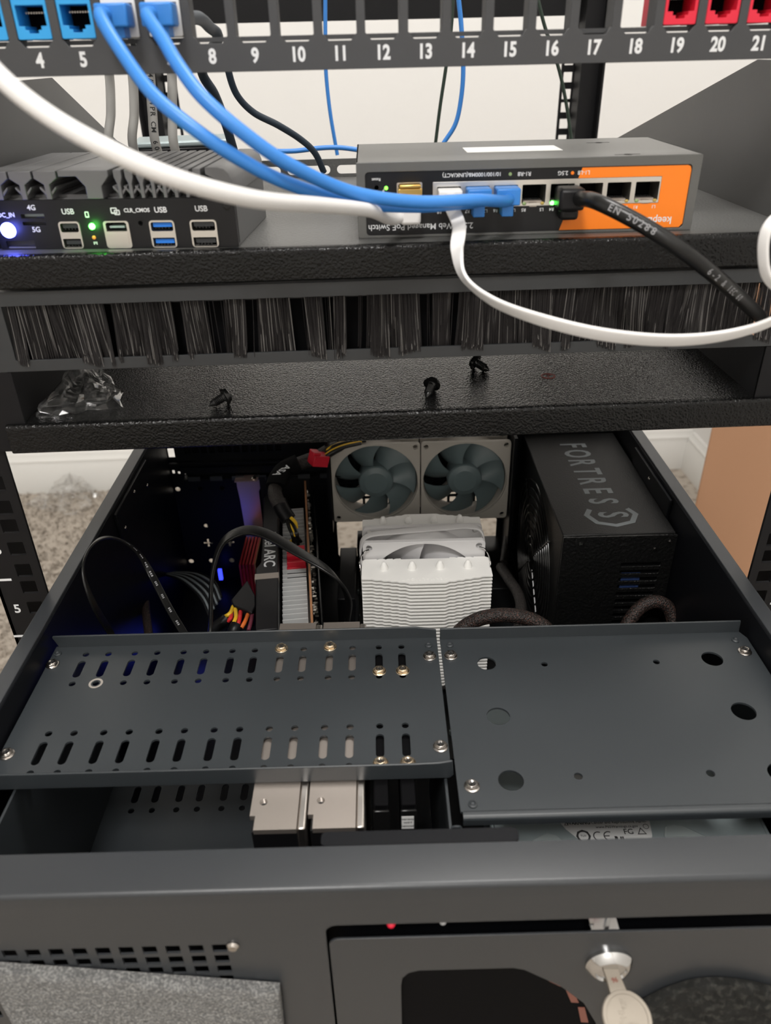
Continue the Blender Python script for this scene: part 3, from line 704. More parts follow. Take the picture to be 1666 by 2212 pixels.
# dark and thin cables behind
def bg(name, px, r, m, lab, group=None):
    return cable(name, [Pw(u, v, Y) for u, v, Y in px], r, m, lab, group, 10)
bg('dark_cable', [(405, 38, 34), (432, 40, 60), (452, 58, 90), (470, 84, 110), (436, 150, 150), (464, 205, 160), (486, 262, 165), (505, 325, 172)], 3.0, 'navy', 'thick dark navy cable falling from port 8 past the grey cables')
bg('dark_cable', [(492, 120, 190), (494, 155, 190), (512, 205, 195), (548, 243, 200), (600, 270, 205), (648, 300, 212), (680, 330, 216), (700, 372, 222)], 2.3, 'navy', 'dark navy cable curving down across the pale wall to the shelf')
bg('thin_cable', [(703, -20, 380), (703, 60, 380), (704, 150, 380), (713, 240, 380), (729, 335, 380)], 1.7, 'bluecable', 'thin blue cable hanging behind port 11 of the patch panel')
bg('thin_cable', [(600, 327, 300), (640, 326, 300), (690, 320, 300), (735, 319, 300), (790, 326, 300), (860, 334, 300)], 1.9, 'bluecable', 'thin blue cable lying level behind the shelf rail')
bg('thin_cable', [(990, -10, 330), (997, 60, 330), (1001, 150, 330), (996, 215, 330), (984, 268, 330), (958, 310, 330)], 1.9, 'bluecable', 'blue cable hanging behind port 14 of the patch panel')
bg('thin_cable', [(980, -10, 360), (974, 70, 360), (963, 150, 360), (951, 230, 360), (941, 310, 360)], 1.5, 'greencable', 'thin dark green cable hanging left of the blue one behind port 14')
bg('thin_cable', [(1160, -10, 400), (1178, 60, 400), (1205, 140, 400), (1222, 215, 400), (1236, 310, 400)], 1.6, 'greencable', 'thin dark green cable hanging beside the right rear rack post')

# ------------------------------------------------------------------ the server case, pulled out below the shelves
ZB = -177
cs = thing('server_case', 'large open-topped black rackmount server case pulled forward out of the rack', 'server case', CH, (0, 0, ZB))
def front_profile():
    pr = [(-189, -1.2), (-189, 0)]
    for k in range(7):
        a = R_(90+90*k/6); pr.append((-208+2.2+2.2*math.cos(a), -2.2+2.2*math.sin(a)))
    pr += [(-208, -9), (-206.6, -9), (-206.6, -3), (-204.5, -1.2)]
    return pr
tf = MB(); pr = front_profile(); n = len(pr)
tf.add([Vector((x, a, b)) for x in (-240, 240) for a, b in pr], [tuple(range(n)), tuple(range(n, 2*n))]+[(i, (i+1) % n, n+(i+1) % n, n+i) for i in range(n)])
part('top_flange', tf, 'case', cs)
DX0, DZ1 = -35.6, -24.6                        # the door recess in the front
grille = []
for r_ in range(7):
    for k in range(12):
        x = -80.5-k*9.75; z = -38.9-r_*7.9
        grille.append(rrect(x-3.05, x+3.05, z-2.8, z+2.8, .4, 2))
dh = rrect(DX0, 236, -172, DZ1, 5, 5)
part('front_panel', MB().plate([(-240, -9), (240, -9), (240, ZB), (-240, ZB)], grille+[dh], -208, -207, 'y'), 'case', cs)
part('recess', MB().plate(rrect(DX0-2, 238, -174, DZ1+2, 5, 5), [], -192, -191, 'y').box(DX0-2, DX0-1, -206.4, -192, -174, DZ1+2), 'caseshade', cs)
# door with a window opening and a lock
dx0, dz1 = DX0+1.0, -34.8
win = [(-4.8, -72), (-4.2, -66), (-1.5, -62), (3, -60.2), (44, -60.2), (49, -62), (66, -76), (78, -91), (86, -110), (90, -135), (90, -168), (-4.8, -168)][::-1]
door = part('door', MB().plate(rrect(dx0, 235, -172, dz1, 4, 5), [win], -208, -207, 'y'), 'case', cs, bevel=.6)
part('window_insert', MB().box(-8, 94, -206, -205, -171, -57), 'dark', door, label='dark window insert')
fg = MB()  # slanted brown strips along the curved window edge
for k, (x0, x1, z0, z1) in enumerate(((44, 53, -64, -61.5), (61, 70, -80, -74.8), (69.5, 76.5, -94, -83), (76.5, 83, -112, -98), (72.5, 79, -77.6-3, -74.5-3), (80.5, 84.5, -93.5, -86))):
    fg.prism([(x0, z1), (x0+3.2, z1-.4), (x1, z0), (x1-3.6, z0+.6)], -206.3, -206.05, 'y')
part('brown_bars', fg, 'copper', door, label='brown bars along the curved window edge')
lock = MB().lathe([(10.2, -.2), (10.2, 1.6), (9.4, 2.6), (7.6, 4.6), (6.8, 4.9), (6.2, 3.8), (0, 3.6)], (84.8, -208, -57.2), (0, -1, 0), 40)
lk = part('lock', lock, 'chrome', door, label='round chrome cam lock')
part('keyway', MB().box(84.8-4.2, 84.8+4.2, -211.6, -211.1, -57.8, -56.6), 'dark', lk)
part('latch', MB().box(75, 86.6, -207, -202, -36.2, -34.4).box(82.0, 83.8, -204, -202, -34.6, -28).box(74.2, 76, -206, -203, -34.6, -31), 'chrome', door, label='bright cam latch')
part('indicator_light', MB().ball((-8.5, -203, -32.8), 1.9).cyl((-8.5, -203, -32.8), (-8.5, -191.8, -32.8), 1.8), 'led_red', cs, label='small red indicator')
part('indicator_light', MB().ball((13.3, -203, -32.2), 1.6).cyl((13.3, -203, -32.2), (13.3, -191.8, -32.2), 1.5), 'led_clear', cs, label='small clear indicator')
part('panel_screw', MB().lathe([(2.6, -.2), (2.7, .8), (1.8, 1.9), (.6, 2.1)], (-74.6, -208, -36.6), (0, -1, 0), 20), 'nickel', cs, label='bright round-head screw beside the vent')
# sides, floor, rear
for sx in (-1, 1):
    xs = lambda a, b: sorted((sx*a, sx*b))
    s_ = MB().box(*xs(205.6, 206.8), -189, 247, ZB, -.2).box(*xs(205.6, 214.8), -189, 247, -1.2, 0).box(*xs(213.6, 214.8), -189, 247, -7, -.2)
    part('side_panel', s_, 'case', cs, bevel=.4)
    part('shade_liner', MB().box(*xs(204.9, 205.5), -188, 246, ZB+1, -2.2), 'caseshade', cs)  # thin sheet on the wall, interior shade in its colour
    bk = MB().prism([(92, -5), (94, -28), (96, -30), (178, -30), (180, -28), (180, -5)], *xs(202.6, 204.8), 'x')
    p = part('rail_bracket', bk, 'caseshade', cs, bevel=.5)
    rv = MB()
    for y, z in ((104, -24), (170, -24), (138, -12)): rv.ball((sx*202.6, y, z), 1.6, (.6, 1, 1), 8)
    part('rivet', rv, 'nickel', p)
part('base_panel', MB().box(-206, 206, -206, 247, ZB, ZB+1.2), 'caseshade', cs)
rh = [rrect(-204.3, -198.2, -37.0, -27.5, .6, 2), rrect(-203.6, -201, -54, -50, .8, 2), rrect(-198.5, -196.0, -54.4, -51.6, .6, 2), rrect(-193, -190.4, -55, -50.6, .6, 2)]
for x in (-201.3, -180.3, -159.4): rh.append(circ(x, -70.6, 2.5, 12))
for x in (-201.1, -180.8, -160.4): rh.append(circ(x, -153.4, 2.6, 12))
rh.append(circ(-180.5, -112, 2.2, 12))
for x in (-181, -160): rh.append([(x-4.5, -131), (x-1, -131), (x-1, -127.4), (x+1, -127.4), (x+1, -131), (x+4.5, -131), (x+4.5, -133), (x+1, -133), (x+1, -136.6), (x-1, -136.6), (x-1, -133), (x-4.5, -133)])
for k in range(12): rh.append(rrect(-189+k*7.6, -183.4+k*7.6, -33, -26.5, .3, 2))
for k in range(9): rh.append(rrect(-128+k*8.4, -121.6+k*8.4, -23.5, -17, .3, 2))
rh.append(rrect(-54, 104, -153, -109, 3, 4))
for cx in (-13.3, 67.7):
    for i in range(-4, 5):
        for j in range(-4, 5):
            x, z = cx+i*8.2, -56.2+j*8.2
            if i*i+j*j < 22: rh.append(rrect(x-2.9, x+2.9, z-2.9, z+2.9, .3, 2))
part('rear_panel', MB().plate([(-206, -1), (206, -1), (206, ZB), (-206, ZB)], rh, 246, 247.2, 'y'), 'caseshade', cs)
lg = MB().box(-192, -40, 236, 246, -56.6, -55.4).box(-192, -40, 238, 239, -50, -44).box(-204, -50, 240, 246, -42, -40.6)
part('slot_ledge', lg, 'caseshade', cs)
tabs = MB()
for k in range(7): tabs.box(-187+k*20.3, -176+k*20.3, 235.4, 237.4, -56.8, -52.6)
part('slot_tabs', tabs, 'case', cs)
part('board_window_frame', MB().plate(rrect(-58, 108, -157, -104, 4, 4), [rrect(-53, 103, -152, -110, 3, 4)], 244.6, 246, 'y'), 'caseshade', cs)
part('fan_mount', MB().box(-57, -54.4, 215, 246, -104, -10), 'caseshade', cs)
part('fan_mount', MB().box(108.8, 111.4, 212, 246, -170, -10), 'caseshade', cs)
part('blackout_sheet', MB().box(-192, 112, 249, 250.5, -83, -6), 'dark', cs)  # added sheet, blocks the bright room behind the fan holes
# lower cage floor, seen between the tray and the front flange
lowh = []
for p_ in range(5):
    for q in (0, 13.1):
        x = -172+p_*28.6+q
        lowh.append(circ(x, -68.8, 2.0, 12)); lowh.append(rrect(x-2.25, x+2.25, -63, -50, 2.2, 5))
part('cage_floor', MB().plate(rrect(-190, -60, -170, -30, 1, 2), lowh, -129.2, -128, 'z'), 'tray', cs)
part('cage_side', MB().box(-190, -188.8, -170, -30, -128, -22), 'tray', cs)
part('cage_side', MB().box(19, 20.2, -168, -42, -150, -22), 'tray', cs)
part('cage_tab', MB().prism(rrect(-214+8, -199, -50, -26, 2, 3), -176, -175, 'y').prism(rrect(19.5, 32, -60, -32, 2, 3), -168, -167, 'y').prism(rrect(19.5, 25, -33, -21, 2, 3), -166, -165, 'y'), 'tray', cs)
part('sill', MB().prism(rrect(-37, 46, -187.6, -181, 2, 3), -3.2, -1.6, 'z'), 'caseshade', cs)
# one flat dark slab fills the space behind the grille
part('grille_backing', MB().box(-190, -62, -196, -190, -150, -34), 'dark', cs)

# ------------------------------------------------------------------ drive trays
def hexscrew(parent, x, y, z, m, lab=None, r=3.15):
    mb = MB().lathe([(r*1.22, 0), (r*1.22, .5), (r*1.0, .75)], (x, y, z), (0, 0, 1), 24)
    rot = random.uniform(0, 1)
    hx = [(x+r*math.cos(rot+k*math.pi/3), y+r*math.sin(rot+k*math.pi/3)) for k in range(6)]
    mb.prism(hx, z+.5, z+2.0, 'z').lathe([(r*.80, 2.0), (r*.70, 2.5), (r*.45, 2.5), (.2, 1.9)], (x, y, z), (0, 0, 1), 18)
    p = part('screw', mb, m, parent, bevel=.15, label=lab)
    c = MB()
    for a in (rot, rot+math.pi/2): c.box(-1.5, 1.5, -.28, .28, z+2.35, z+2.56, mx=Matrix.Translation((x, y, 0)) @ Matrix.Rotation(a, 4, 'Z'))
    part('cross_slot', c, 'ink', p)
def rivet(parent, x, y, z): part('rivet', MB().lathe([(2.2, 0), (2.1, .7), (1.3, 1.1), (.9, .5), (0, .4)], (x, y, z), (0, 0, 1), 16), 'tray', parent)
PZT = -18
lt = thing('drive_tray', 'left black drive tray punched with rows of slots and round holes', 'drive tray', CH, (-90, -88, PZT))
xs_ = []
for p_ in range(7): xs_ += [-183.6+p_*28.6, -170.4+p_*28.6]
holes = []
for i, x in enumerate(xs_):
    sk = -.35*i/13
    holes += [circ(x, -45.4+sk, 1.9, 14), rrect(x-2.15, x+2.15, -64.6+sk, -50.8+sk, 2.1, 5), circ(x, -69.7+sk, 1.9, 14),
              circ(x, -106.2+sk*2, 1.9, 14), rrect(x-2.15, x+2.15, -126.6+sk*2, -111.6+sk*2, 2.1, 5), circ(x, -131.6+sk*2, 1.9, 14)]
part('plate', MB().plate(rrect(-203.5, 22.4, -139, -37.6, .5, 2), holes, PZT-1.2, PZT, 'z'), 'tray', lt)
part('rear_lip', MB().prism([(-201.5, PZT-1), (-204.4, -10.6), (-203.6, -9.8), (10, -9.8), (22.0, -12.2), (22.4, PZT-1)], -38.4, -37.2, 'y'), 'tray', lt, bevel=.45)
part('front_lip', MB().prism([(-206, -20.4), (-206, -10), (4, -10), (16, -9.6), (22.6, -8.4), (23.4, -18.2), (21.6, -20.4)], -139.2, -138, 'y'), 'tray', lt, bevel=.5)
for x, y in ((-200.3, -53.4), (-199.8, -119.3), (17.1, -54.9), (18.3, -121.7)): hexscrew(lt, x, y, PZT, 'nickel')
for x, y in ((-200.3, -44.6), (17.2, -45.6)): rivet(lt, x, y, PZT)
for x, y in ((xs_[8]+.1, -44.8), (xs_[10], -44.4), (xs_[12]+.1, -66.2), (xs_[13]+.1, -66.4), (xs_[12]+.2, -131.2), (xs_[13]+.4, -131.4)): hexscrew(lt, x, y, PZT, 'brass', 'pale gold hex screw', 3.2)
part('worn_ring', MB().plate(circ(-170.4, -69.7, 3.9, 24), [circ(-170.4, -69.7, 2.7, 20)], PZT, PZT+.06, 'z'), 'steel', lt, label='bare metal ring worn around one hole')
rt_ = thing('drive_tray', 'right plain black drive tray with large round corner holes', 'drive tray', CH, (115, -100, PZT))
big = [circ(49.2, -61.8, 5.3, 24), circ(177.2, -62.9, 5.9, 24), circ(50.1, -102.2, 6.1, 24), circ(178.3, -103.2, 6.3, 24), circ(50.3, -143.4, 6.1, 24), circ(179.5, -143.4, 6.2, 24)]
small = [circ(81.7, -63.8, 1.9, 14), circ(145, -64.3, 1.9, 14), circ(82.8, -142, 2.1, 14), circ(146.1, -142.4, 2.1, 14)]
part('plate', MB().plate([(24.6, -160.2), (24.2, -38.6), (201.4, -39.6), (204.2, -46), (204.2, -160.2)], big+small, PZT-1.2, PZT, 'z'), 'tray', rt_)
part('rear_lip', MB().prism([(24.2, PZT-1), (24.2, -9.9), (201.2, -9.9), (201.8, PZT-1)], -40.4, -39.2, 'y'), 'tray', rt_, bevel=.45)
fl = MB(); pr = [(-160, PZT)]
for k in range(7):
    a = R_(90+90*k/6); pr.append((-164+2+2*math.cos(a), PZT-2+2*math.sin(a)))
pr += [(-164, -22.9), (-162.8, -22.9), (-162.6, -19.6), (-160, PZT-1.2)]
n = len(pr)
fl.add([Vector((x, a, b)) for x in (25.6, 204.2) for a, b in pr], [tuple(range(n)), tuple(range(n, 2*n))]+[(i, (i+1) % n, n+(i+1) % n, n+i) for i in range(n)])
part('front_lip', fl, 'tray', rt_)
for x, y in ((29.4, -54.8), (197.8, -57.8), (31.3, -146.3)): hexscrew(rt_, x, y, PZT, 'nickel')
for x, y in ((29.6, -45.8), (196.4, -48.1), (30.6, -156.6)): rivet(rt_, x, y, PZT)

# ------------------------------------------------------------------ drives hanging below the left tray
def hdd(F, lab):
    t = thing('hard_drive', lab, 'hard drive', F, (0, 0, -60), 'hard drives under the left tray')
    o = [(0, -18), (0, -157.2), (2.6, -157.2), (2.6, -164.8), (22.2, -164.8), (22.2, -18)]
    part('side_rail', MB().plate(o, [circ(5.6, -149.6, 1.9, 16)], -24, -21.0, 'z'), 'hddside', t)
    part('screw_hole', MB().cyl((5.6, -149.6, -23.5), (5.6, -149.6, -22.6), 1.85), 'chrome', t)
    part('cover_edge', MB().box(22.4, 26.2, -164.4, -19, -120, -21.6), 'steel', t, bevel=.8, label='brighter cover edge')
    part('body', MB().box(1.2, 22.3, -163.6, -19, -122, -24), 'black', t, bevel=.4)
    return t
h1 = hdd(frame((-72.9, 0, 0), 0, CH), 'silver hard drive under the left tray, its end showing left of its twin')
dup(h1, F=frame((-45.9, 0, 0), 0, CH), base=(0, 0, -60), label='silver hard drive under the left tray, its end showing beside the dark slim drives')
# give the copies their own base offset
def ssd(F, lab, seal):
    t = thing('solid_state_drive', lab, 'solid state drive', F, (0, 0, -50), 'slim black drives under the left tray')
    part('shell', MB().box(-3.5, 3.5, -153, -30, -92, -21), 'dark', t, bevel=.8)
    part('end_cap', MB().prism(rrect(-3.9, 3.9, -90, -24, 1, 3), -154.4, -153, 'y'), 'gloss', t, bevel=.4)
    if seal:
        part('seal_label', MB().box(-3.4, 2.4, -154.6, -154.4, -36.6, -27.8), 'paperlabel', t)
        k = MB()
        for s_, z in (('warranty', -29.6), ('void if', -32.0), ('removed', -34.6)): k.text(s_, 1.6, TM((-.5, -154.66, z), (1, 0, 0), (0, 0, 1)), .03, .03)
        part('seal_lettering', k, 'ink', t)
    return t
ssd(frame((-11.8, 0, 0), 0, CH), 'slim black drive beside the silver hard drives under the left tray', False)
ssd(frame((1.0, 0, 0), 0, CH), 'slim black drive with a tiny white seal under the left tray', True)
# grey 3.5 inch drive lying flat below the right tray
gd = thing('hard_drive', 'blue-grey hard drive lying flat with certification label below the right tray', 'hard drive', CH, (118, -88, -110))
part('casting', MB().prism([(47, -138), (198, -138), (198, -22), (47, -22)], -111, -86, 'z'), 'hddgrey', gd, bevel=1.2)
part('cover', MB().prism(rrect(49, 195.5, -137.5, -23, 5, 4), -86.4, -85, 'z'), 'hddgrey', gd, bevel=.6)
bs = MB()
bs.prism([(57, -138), (64, -131.5), (72, -126.6), (77, -124.6), (82, -126), (86, -131), (88, -138)], -85, -83.6, 'z')
bs.prism([(140, -138), (139.6, -128), (142, -122.6), (147, -121.4), (152, -122.4), (160, -128), (172, -136), (172, -138)], -85, -83.6, 'z')
part('boss', bs, 'hddboss', gd, bevel=1.0)
lbl = [(78, -60), (80, -100), (83, -113), (88, -122), (94, -129), (101, -135.5), (104, -137.3), (126.5, -137.3), (131, -133), (133.6, -127), (134.8, -119), (135, -100), (136, -60)]
part('label', MB().prism(lbl, -85, -84.86, 'z'), 'paperlabel', gd)
ink = MB(); Z_ = -84.84
tx = lambda s_, x, y, q, al='CENTER', b=.02: ink.text(s_, q, TM((x, y, Z_), (1, 0, 0), (0, 1, 0)), .03, b, al)
tx('WARNING', 95.5, -118.4, 2.7, b=.09); tx('Cancer and Reproductive Harm-', 102.5, -118.4, 2.3, 'LEFT'); tx('www.P65Warnings.ca.gov', 116, -121.2, 2.2)
ink.plate([(87.6, -119.6), (90.0, -119.6), (88.8, -117.2)], [[(88.2, -119.3), (89.4, -119.3), (88.8, -118)]], Z_, Z_+.04, 'z')
ink.plate(circ(96.5, -126.6, 4.0, 8), [circ(96.5, -126.6, 2.7, 16)], Z_, Z_+.04, 'z'); tx('TUV', 96.5, -126.4, 1.7)
def arc(cx, cy, r, w_, a0, a1):
    P = [(cx+r*math.cos(R_(a0+(a1-a0)*k/12)), cy+r*math.sin(R_(a0+(a1-a0)*k/12))) for k in range(13)]
    Q = [(cx+(r-w_)*math.cos(R_(a0+(a1-a0)*k/12)), cy+(r-w_)*math.sin(R_(a0+(a1-a0)*k/12))) for k in range(13)]
    for k in range(12): ink.prism([P[k], P[k+1], Q[k+1], Q[k]], Z_, Z_+.04, 'z')
arc(104.6, -126.8, 2.9, .6, 60, 300); arc(110.2, -126.8, 2.9, .6, 60, 300); ink.box(107.6, 110.6, -127.1, -126.5, Z_, Z_+.04)
tx('UL', 116.4, -129.4, 4.6, b=.22); tx('R', 114.0, -128.6, 3.6, b=.15); tx('c', 112, -131, 2.4); tx('us', 119.6, -131, 1.8)
tx('FC', 121.4, -124.6, 4.6, b=.06); tx('e', 123.6, -124.9, 2.2)
ink.plate([(126, -126.4), (131, -126.4), (128.5, -122)], [[(126.8, -125.9), (130.2, -125.9), (128.5, -123)]], Z_, Z_+.04, 'z')
ink.plate(circ(131.8, -121.6, 1.6, 16), [circ(131.8, -121.6, 1.3, 16)], Z_, Z_+.04, 'z')
for k in range(4): ink.box(101, 108, -132.6-k*1.3, -132.2-k*1.3, Z_, Z_+.04)
ink.plate(rrect(118, 124, -137.2, -132.6, .2, 2), [rrect(118.3, 123.7, -136.9, -132.9, .2, 2)], Z_, Z_+.04, 'z')
part('label_print', ink, 'ink', gd)

# ------------------------------------------------------------------ motherboard
mbd = thing('motherboard', 'black motherboard lying on the case floor under the white cooler', 'motherboard', CH, (0, 120, -170))
part('board', MB().box(-112, 118, 0, 243, -168.5, -167), 'board', mbd)
part('power_stage_heatsink', MB().box(-50, -34, 150, 232, -167, -132), 'black', mbd, bevel=1)
part('power_stage_heatsink', MB().box(86, 112, 170, 212, -167, -140), 'black', mbd, bevel=1)
part('port_stack', MB().box(-33, -20, 212, 240, -167, -118), 'gloss', mbd, bevel=.6)
part('port_stack', MB().box(84, 104, 214, 240, -167, -128), 'gloss', mbd, bevel=.6)
sl = MB()
for y in (62, 72, 82): sl.box(-58, -22, y, y+5, -167, -158)
part('board_slots', sl, 'black', mbd)
ep = MB()
for y in (63.5, 73.5, 83.5): ep.box(-56, -24, y, y+.7, -158, -157.6)
part('slot_lines', ep, 'hddgrey', mbd)
cp = MB(); rnd = random.Random(5)
for k in range(70):
    x, y = rnd.uniform(-60, 112), rnd.uniform(20, 236)
    a, b, c = rnd.uniform(1, 3), rnd.uniform(1, 4), rnd.uniform(1, 4); cp.box(x, x+a, y, y+b, -167, -167+c)
part('surface_components', cp, 'hddgrey', mbd)
mm_ = MB()
for k in range(2): mm_.box(-33.5+k*8, -31.5+k*8, 25, 158, -165, -134)
part('memory_module', mm_, 'black', mbd)
part('blue_light', MB().box(-172, -168.5, 230, 233, -166, -154), 'led_blue_small', mbd, label='glowing blue light')
for loc, e in (((-185, 140, -160), .004), ((-170, 120, -160), .010)):
    l = bpy.data.lights.new('blue_board_glow', 'POINT'); l.energy = e; l.color = (.06, .09, 1); l.shadow_soft_size = .012
    o = bpy.data.objects.new('blue_board_glow', l); o.location = (CH @ Vector(loc))*S; col.objects.link(o)

# ------------------------------------------------------------------ two rear fans, built at rest
def case_fan(F, lab):
    """local origin = centre of the front face; air side looks along -y"""
    t = thing('case_fan', lab, 'fan', F, group='rear case fans')
    scr = [circ(sx*35.7, sz*35.7, 2.2, 14) for sx in (-1, 1) for sz in (-1, 1)]
    fr_ = MB().plate(rrect(-40, 40, -40, 40, 3, 4), [circ(0, 0, 38.2, 48)]+scr, 0, 3.5, 'y')
    fr_.plate(rrect(-40, 40, -40, 40, 3, 4), [circ(0, 0, 37.8, 48)]+scr, 21.5, 25, 'y')
    ring = circ(0, 0, 39.6, 48); fr_.plate(ring, [circ(0, 0, 37.8, 48)], 3.5, 21.5, 'y')
    part('frame', fr_, 'fanframe', t, bevel=.3)
    stt = MB()
    for a, w_ in ((45, 1.7), (135, 1.7), (225, 1.7), (-42, 4.4)):
        mx = Matrix.Rotation(R_(-a), 4, 'Y'); stt.box(14, 38.5, 20.5, 24, -w_, w_, mx=mx)
    stt.lathe([(15, 20.5), (15, 24.6), (0, 24.6)], (0, 0, 0), (0, 1, 0), 32)
    part('strut', stt, 'fanframe', t)
    hub = MB().lathe([(0, .6), (10.4, .6), (11, .9), (15, 2.4), (15.8, 4), (16, 6), (16, 19), (0, 19)], (0, 0, 0), (0, 1, 0), 40)
    imp = part('hub', hub, 'fanblade', t, ang=20)
    nb = 7
    for k in range(nb):
        a0 = 2*math.pi*k/nb+2.6; bm = MB(); g = []
        for i in range(9):
            r = 15.4+(36.9-15.4)*i/8; row = []
            for j in range(9):
                f = j/8; swp_ = -.28*(i/8)**1.5
                a = a0+f*(.80+.06*i/8)+swp_; row.append((r*math.cos(a), 4.6+13.0*f-2.4*math.sin(math.pi*f), r*math.sin(a)))
            g.append(row)
        V = {}
        for s_, off in ((0, 0), (1, 1.1)):
            for i in range(9):
                for j in range(9): V[s_, i, j] = bm.bm.verts.new((g[i][j][0], g[i][j][1]+off, g[i][j][2]))
            for i in range(8):
                for j in range(8): bm.bm.faces.new((V[s_, i, j], V[s_, i+1, j], V[s_, i+1, j+1], V[s_, i, j+1]))
        for i in range(8):
            for j in (0, 8): bm.bm.faces.new((V[0, i, j], V[0, i+1, j], V[1, i+1, j], V[1, i, j]))
            for q in (0, 8): bm.bm.faces.new((V[0, q, i], V[0, q, i+1], V[1, q, i+1], V[1, q, i]))
        part('blade', bm, 'fanblade', t, ang=60)
    return t
f1 = case_fan(frame((-13.3, 221, -56.2), 0, CH), 'warm grey rear case fan with slate hub, beside the red connector')
dup(f1, F=frame((67.7, 221, -56.2), 0, CH), label='warm grey rear case fan with slate hub, beside the power supply')

# ------------------------------------------------------------------ white twin tower cooler
cl = thing('cpu_cooler', 'white twin-tower processor cooler with a white fan between its fin stacks', 'cooler', CH, (23, 100, -160))
def fin_outline(y0, y1, flip):
    """plan of one fin: a long rectangle with saw-stepped long edge and nicked ends"""
    d = -1 if not flip else 1
    yf, yb = (y0, y1) if not flip else (y1, y0)
    half = [(-47.6, 0), (-47.6, 3.2), (-46.2, 3.6), (-40, 3.6), (-37.6, 5.0), (-33.4, 5.0), (-31.6, 6.2), (-27.6, 6.2), (-25.8, 7.4), (-21.8, 7.4), (-20, 8.6), (-16, 8.6), (-13, 10.4)]
    e = [(x, yf-d*(10.4-q)) for x, q in half] + [(-x, yf-d*(10.4-q)) for x, q in half[::-1]]
    b_ = []
    for x in (47.6, 44.8): b_.append((x, yb+d*1.8 if x > 46 else yb))
    xs2 = [40, 34, 28, 22]
    for x in xs2: b_ += [(x, yb), (x-3.6, yb), (x-3.8, yb+d*1.1)]
    for x in xs2[::-1]: b_ += [(-x+3.8, yb+d*1.1), (-x+3.6, yb), (-x, yb)]
    b_ += [(-44.8, yb), (-47.6, yb+d*1.8)]
    return [(23.2+x, y) for x, y in e+b_]
def tower(y0, y1, ztop, flip, m):
    mb = MB(); k = 0; z = ztop
    o = fin_outline(y0, y1, flip)
    while z > -146:
        if k == 0: mb.prism(o, z-1.0, z, 'z')
        else: mb.prism(o, z-.8, z, 'z')
        z -= 3.1; k += 1
    part('fin_stack', mb, m, cl)
    core = MB().box(23.2-34, 23.2+34, min(y0, y1)+11, max(y0, y1)-3, -146, ztop-1)
    for k2 in range(4):
        x = 23.2-31+k2*20.6
        mb = MB().cyl((x, (y0+y1)/2+3, -160), (x, (y0+y1)/2+3, ztop+.3), 3.0, n=18)
        mb.lathe([(3.1, 0), (3.0, 1.2), (2.8, 2.6), (2.0, 4.2), (1.5, 5.6), (.9, 6.1), (0, 6.2)], (x, (y0+y1)/2+3, ztop), (0, 0, 1), 18)
        part('heat_pipe', mb, m, cl)
tower(54, 86, -46.2, False, 'whitecoat'); tower(117, 148, -45.2, True, 'whitecoat')
part('base_plate', MB().box(2, 45, 70, 132, -166, -150), 'nickel', cl)
FC = Matrix.Translation(Vector((22.5, 88, -79)))
mb = MB()
scr = [circ(sx*41.25, sz*41.25, 2.3, 16) for sx in (-1, 1) for sz in (-1, 1)]
for y in (0, 21): mb.plate(rrect(-46, 46, -46, 46, 3, 4), [circ(0, 0, 44, 56)]+scr, y, y+4, 'y', mx=FC)
mb.plate(circ(0, 0, 45.4, 56), [circ(0, 0, 44, 56)], 4, 21, 'y', mx=FC)
part('fan_frame', mb, 'whitefan', cl, bevel=.35)
mb = MB().lathe([(0, 2), (15, 2), (17, 3.4), (17, 20), (0, 20)], FC @ Vector((0, 0, 0)), (0, 1, 0), 36)
part('fan_hub', mb, 'whiteblade', cl)
for k in range(7):
    a0 = 2*math.pi*k/7; bm = MB(); V = {}
    for s_ in (0, 1):
        for i in range(7):
            r = 16.5+(43-16.5)*i/6
            for j in range(7):
                f = j/6; a = a0+f*.86-.25*(i/6); V[s_, i, j] = bm.bm.verts.new(FC @ Vector((r*math.cos(a), 3.5+14*f+s_*1.0, r*math.sin(a))))
        for i in range(6):
            for j in range(6): bm.bm.faces.new((V[s_, i, j], V[s_, i+1, j], V[s_, i+1, j+1], V[s_, i, j+1]))
    for i in range(6):
        for q in (0, 6):
            bm.bm.faces.new((V[0, i, q], V[0, i+1, q], V[1, i+1, q], V[1, i, q])); bm.bm.faces.new((V[0, q, i], V[0, q, i+1], V[1, q, i+1], V[1, q, i]))
    part('fan_blade', bm, 'whiteblade', cl, ang=60)
for sx in (-1, 1):
    x = 22.5+sx*41.2
    wire = MB().tube([(x, 86.5, -38), (x+sx*3.5, 85, -38.6), (x+sx*6.4, 80, -41), (x+sx*6.8, 72, -46), (x+sx*6.0, 70, -80), (x+sx*6.4, 74, -118)], .65, 8, 6)
    part('clip_wire', wire, 'chrome', cl)
part('fan_lead', MB().flat([(-24, 92, -60), (-25.4, 96, -44), (-20, 99, -34), (2, 101, -32), (40, 104, -31.4), (58, 106, -32), (68, 102, -36), (69.5, 100, -60)], 5.0, 1.5, [(-1, 0, .2), (-.9, 0, .6), (-.2, -.2, 1), (0, -.3, 1), (0, -.3, 1), (.1, -.3, 1), (.9, 0, .5), (1, 0, .1)], 8), 'whitefan', cl)
tx_ = MB().text('THERMALRIGHT', 4.2, TM((23, 59.2, -46.2), (-1, 0, 0), (0, -1, 0)), .12, 0, space=1.25)
part('embossed_lettering', tx_, 'whitecoat', cl)

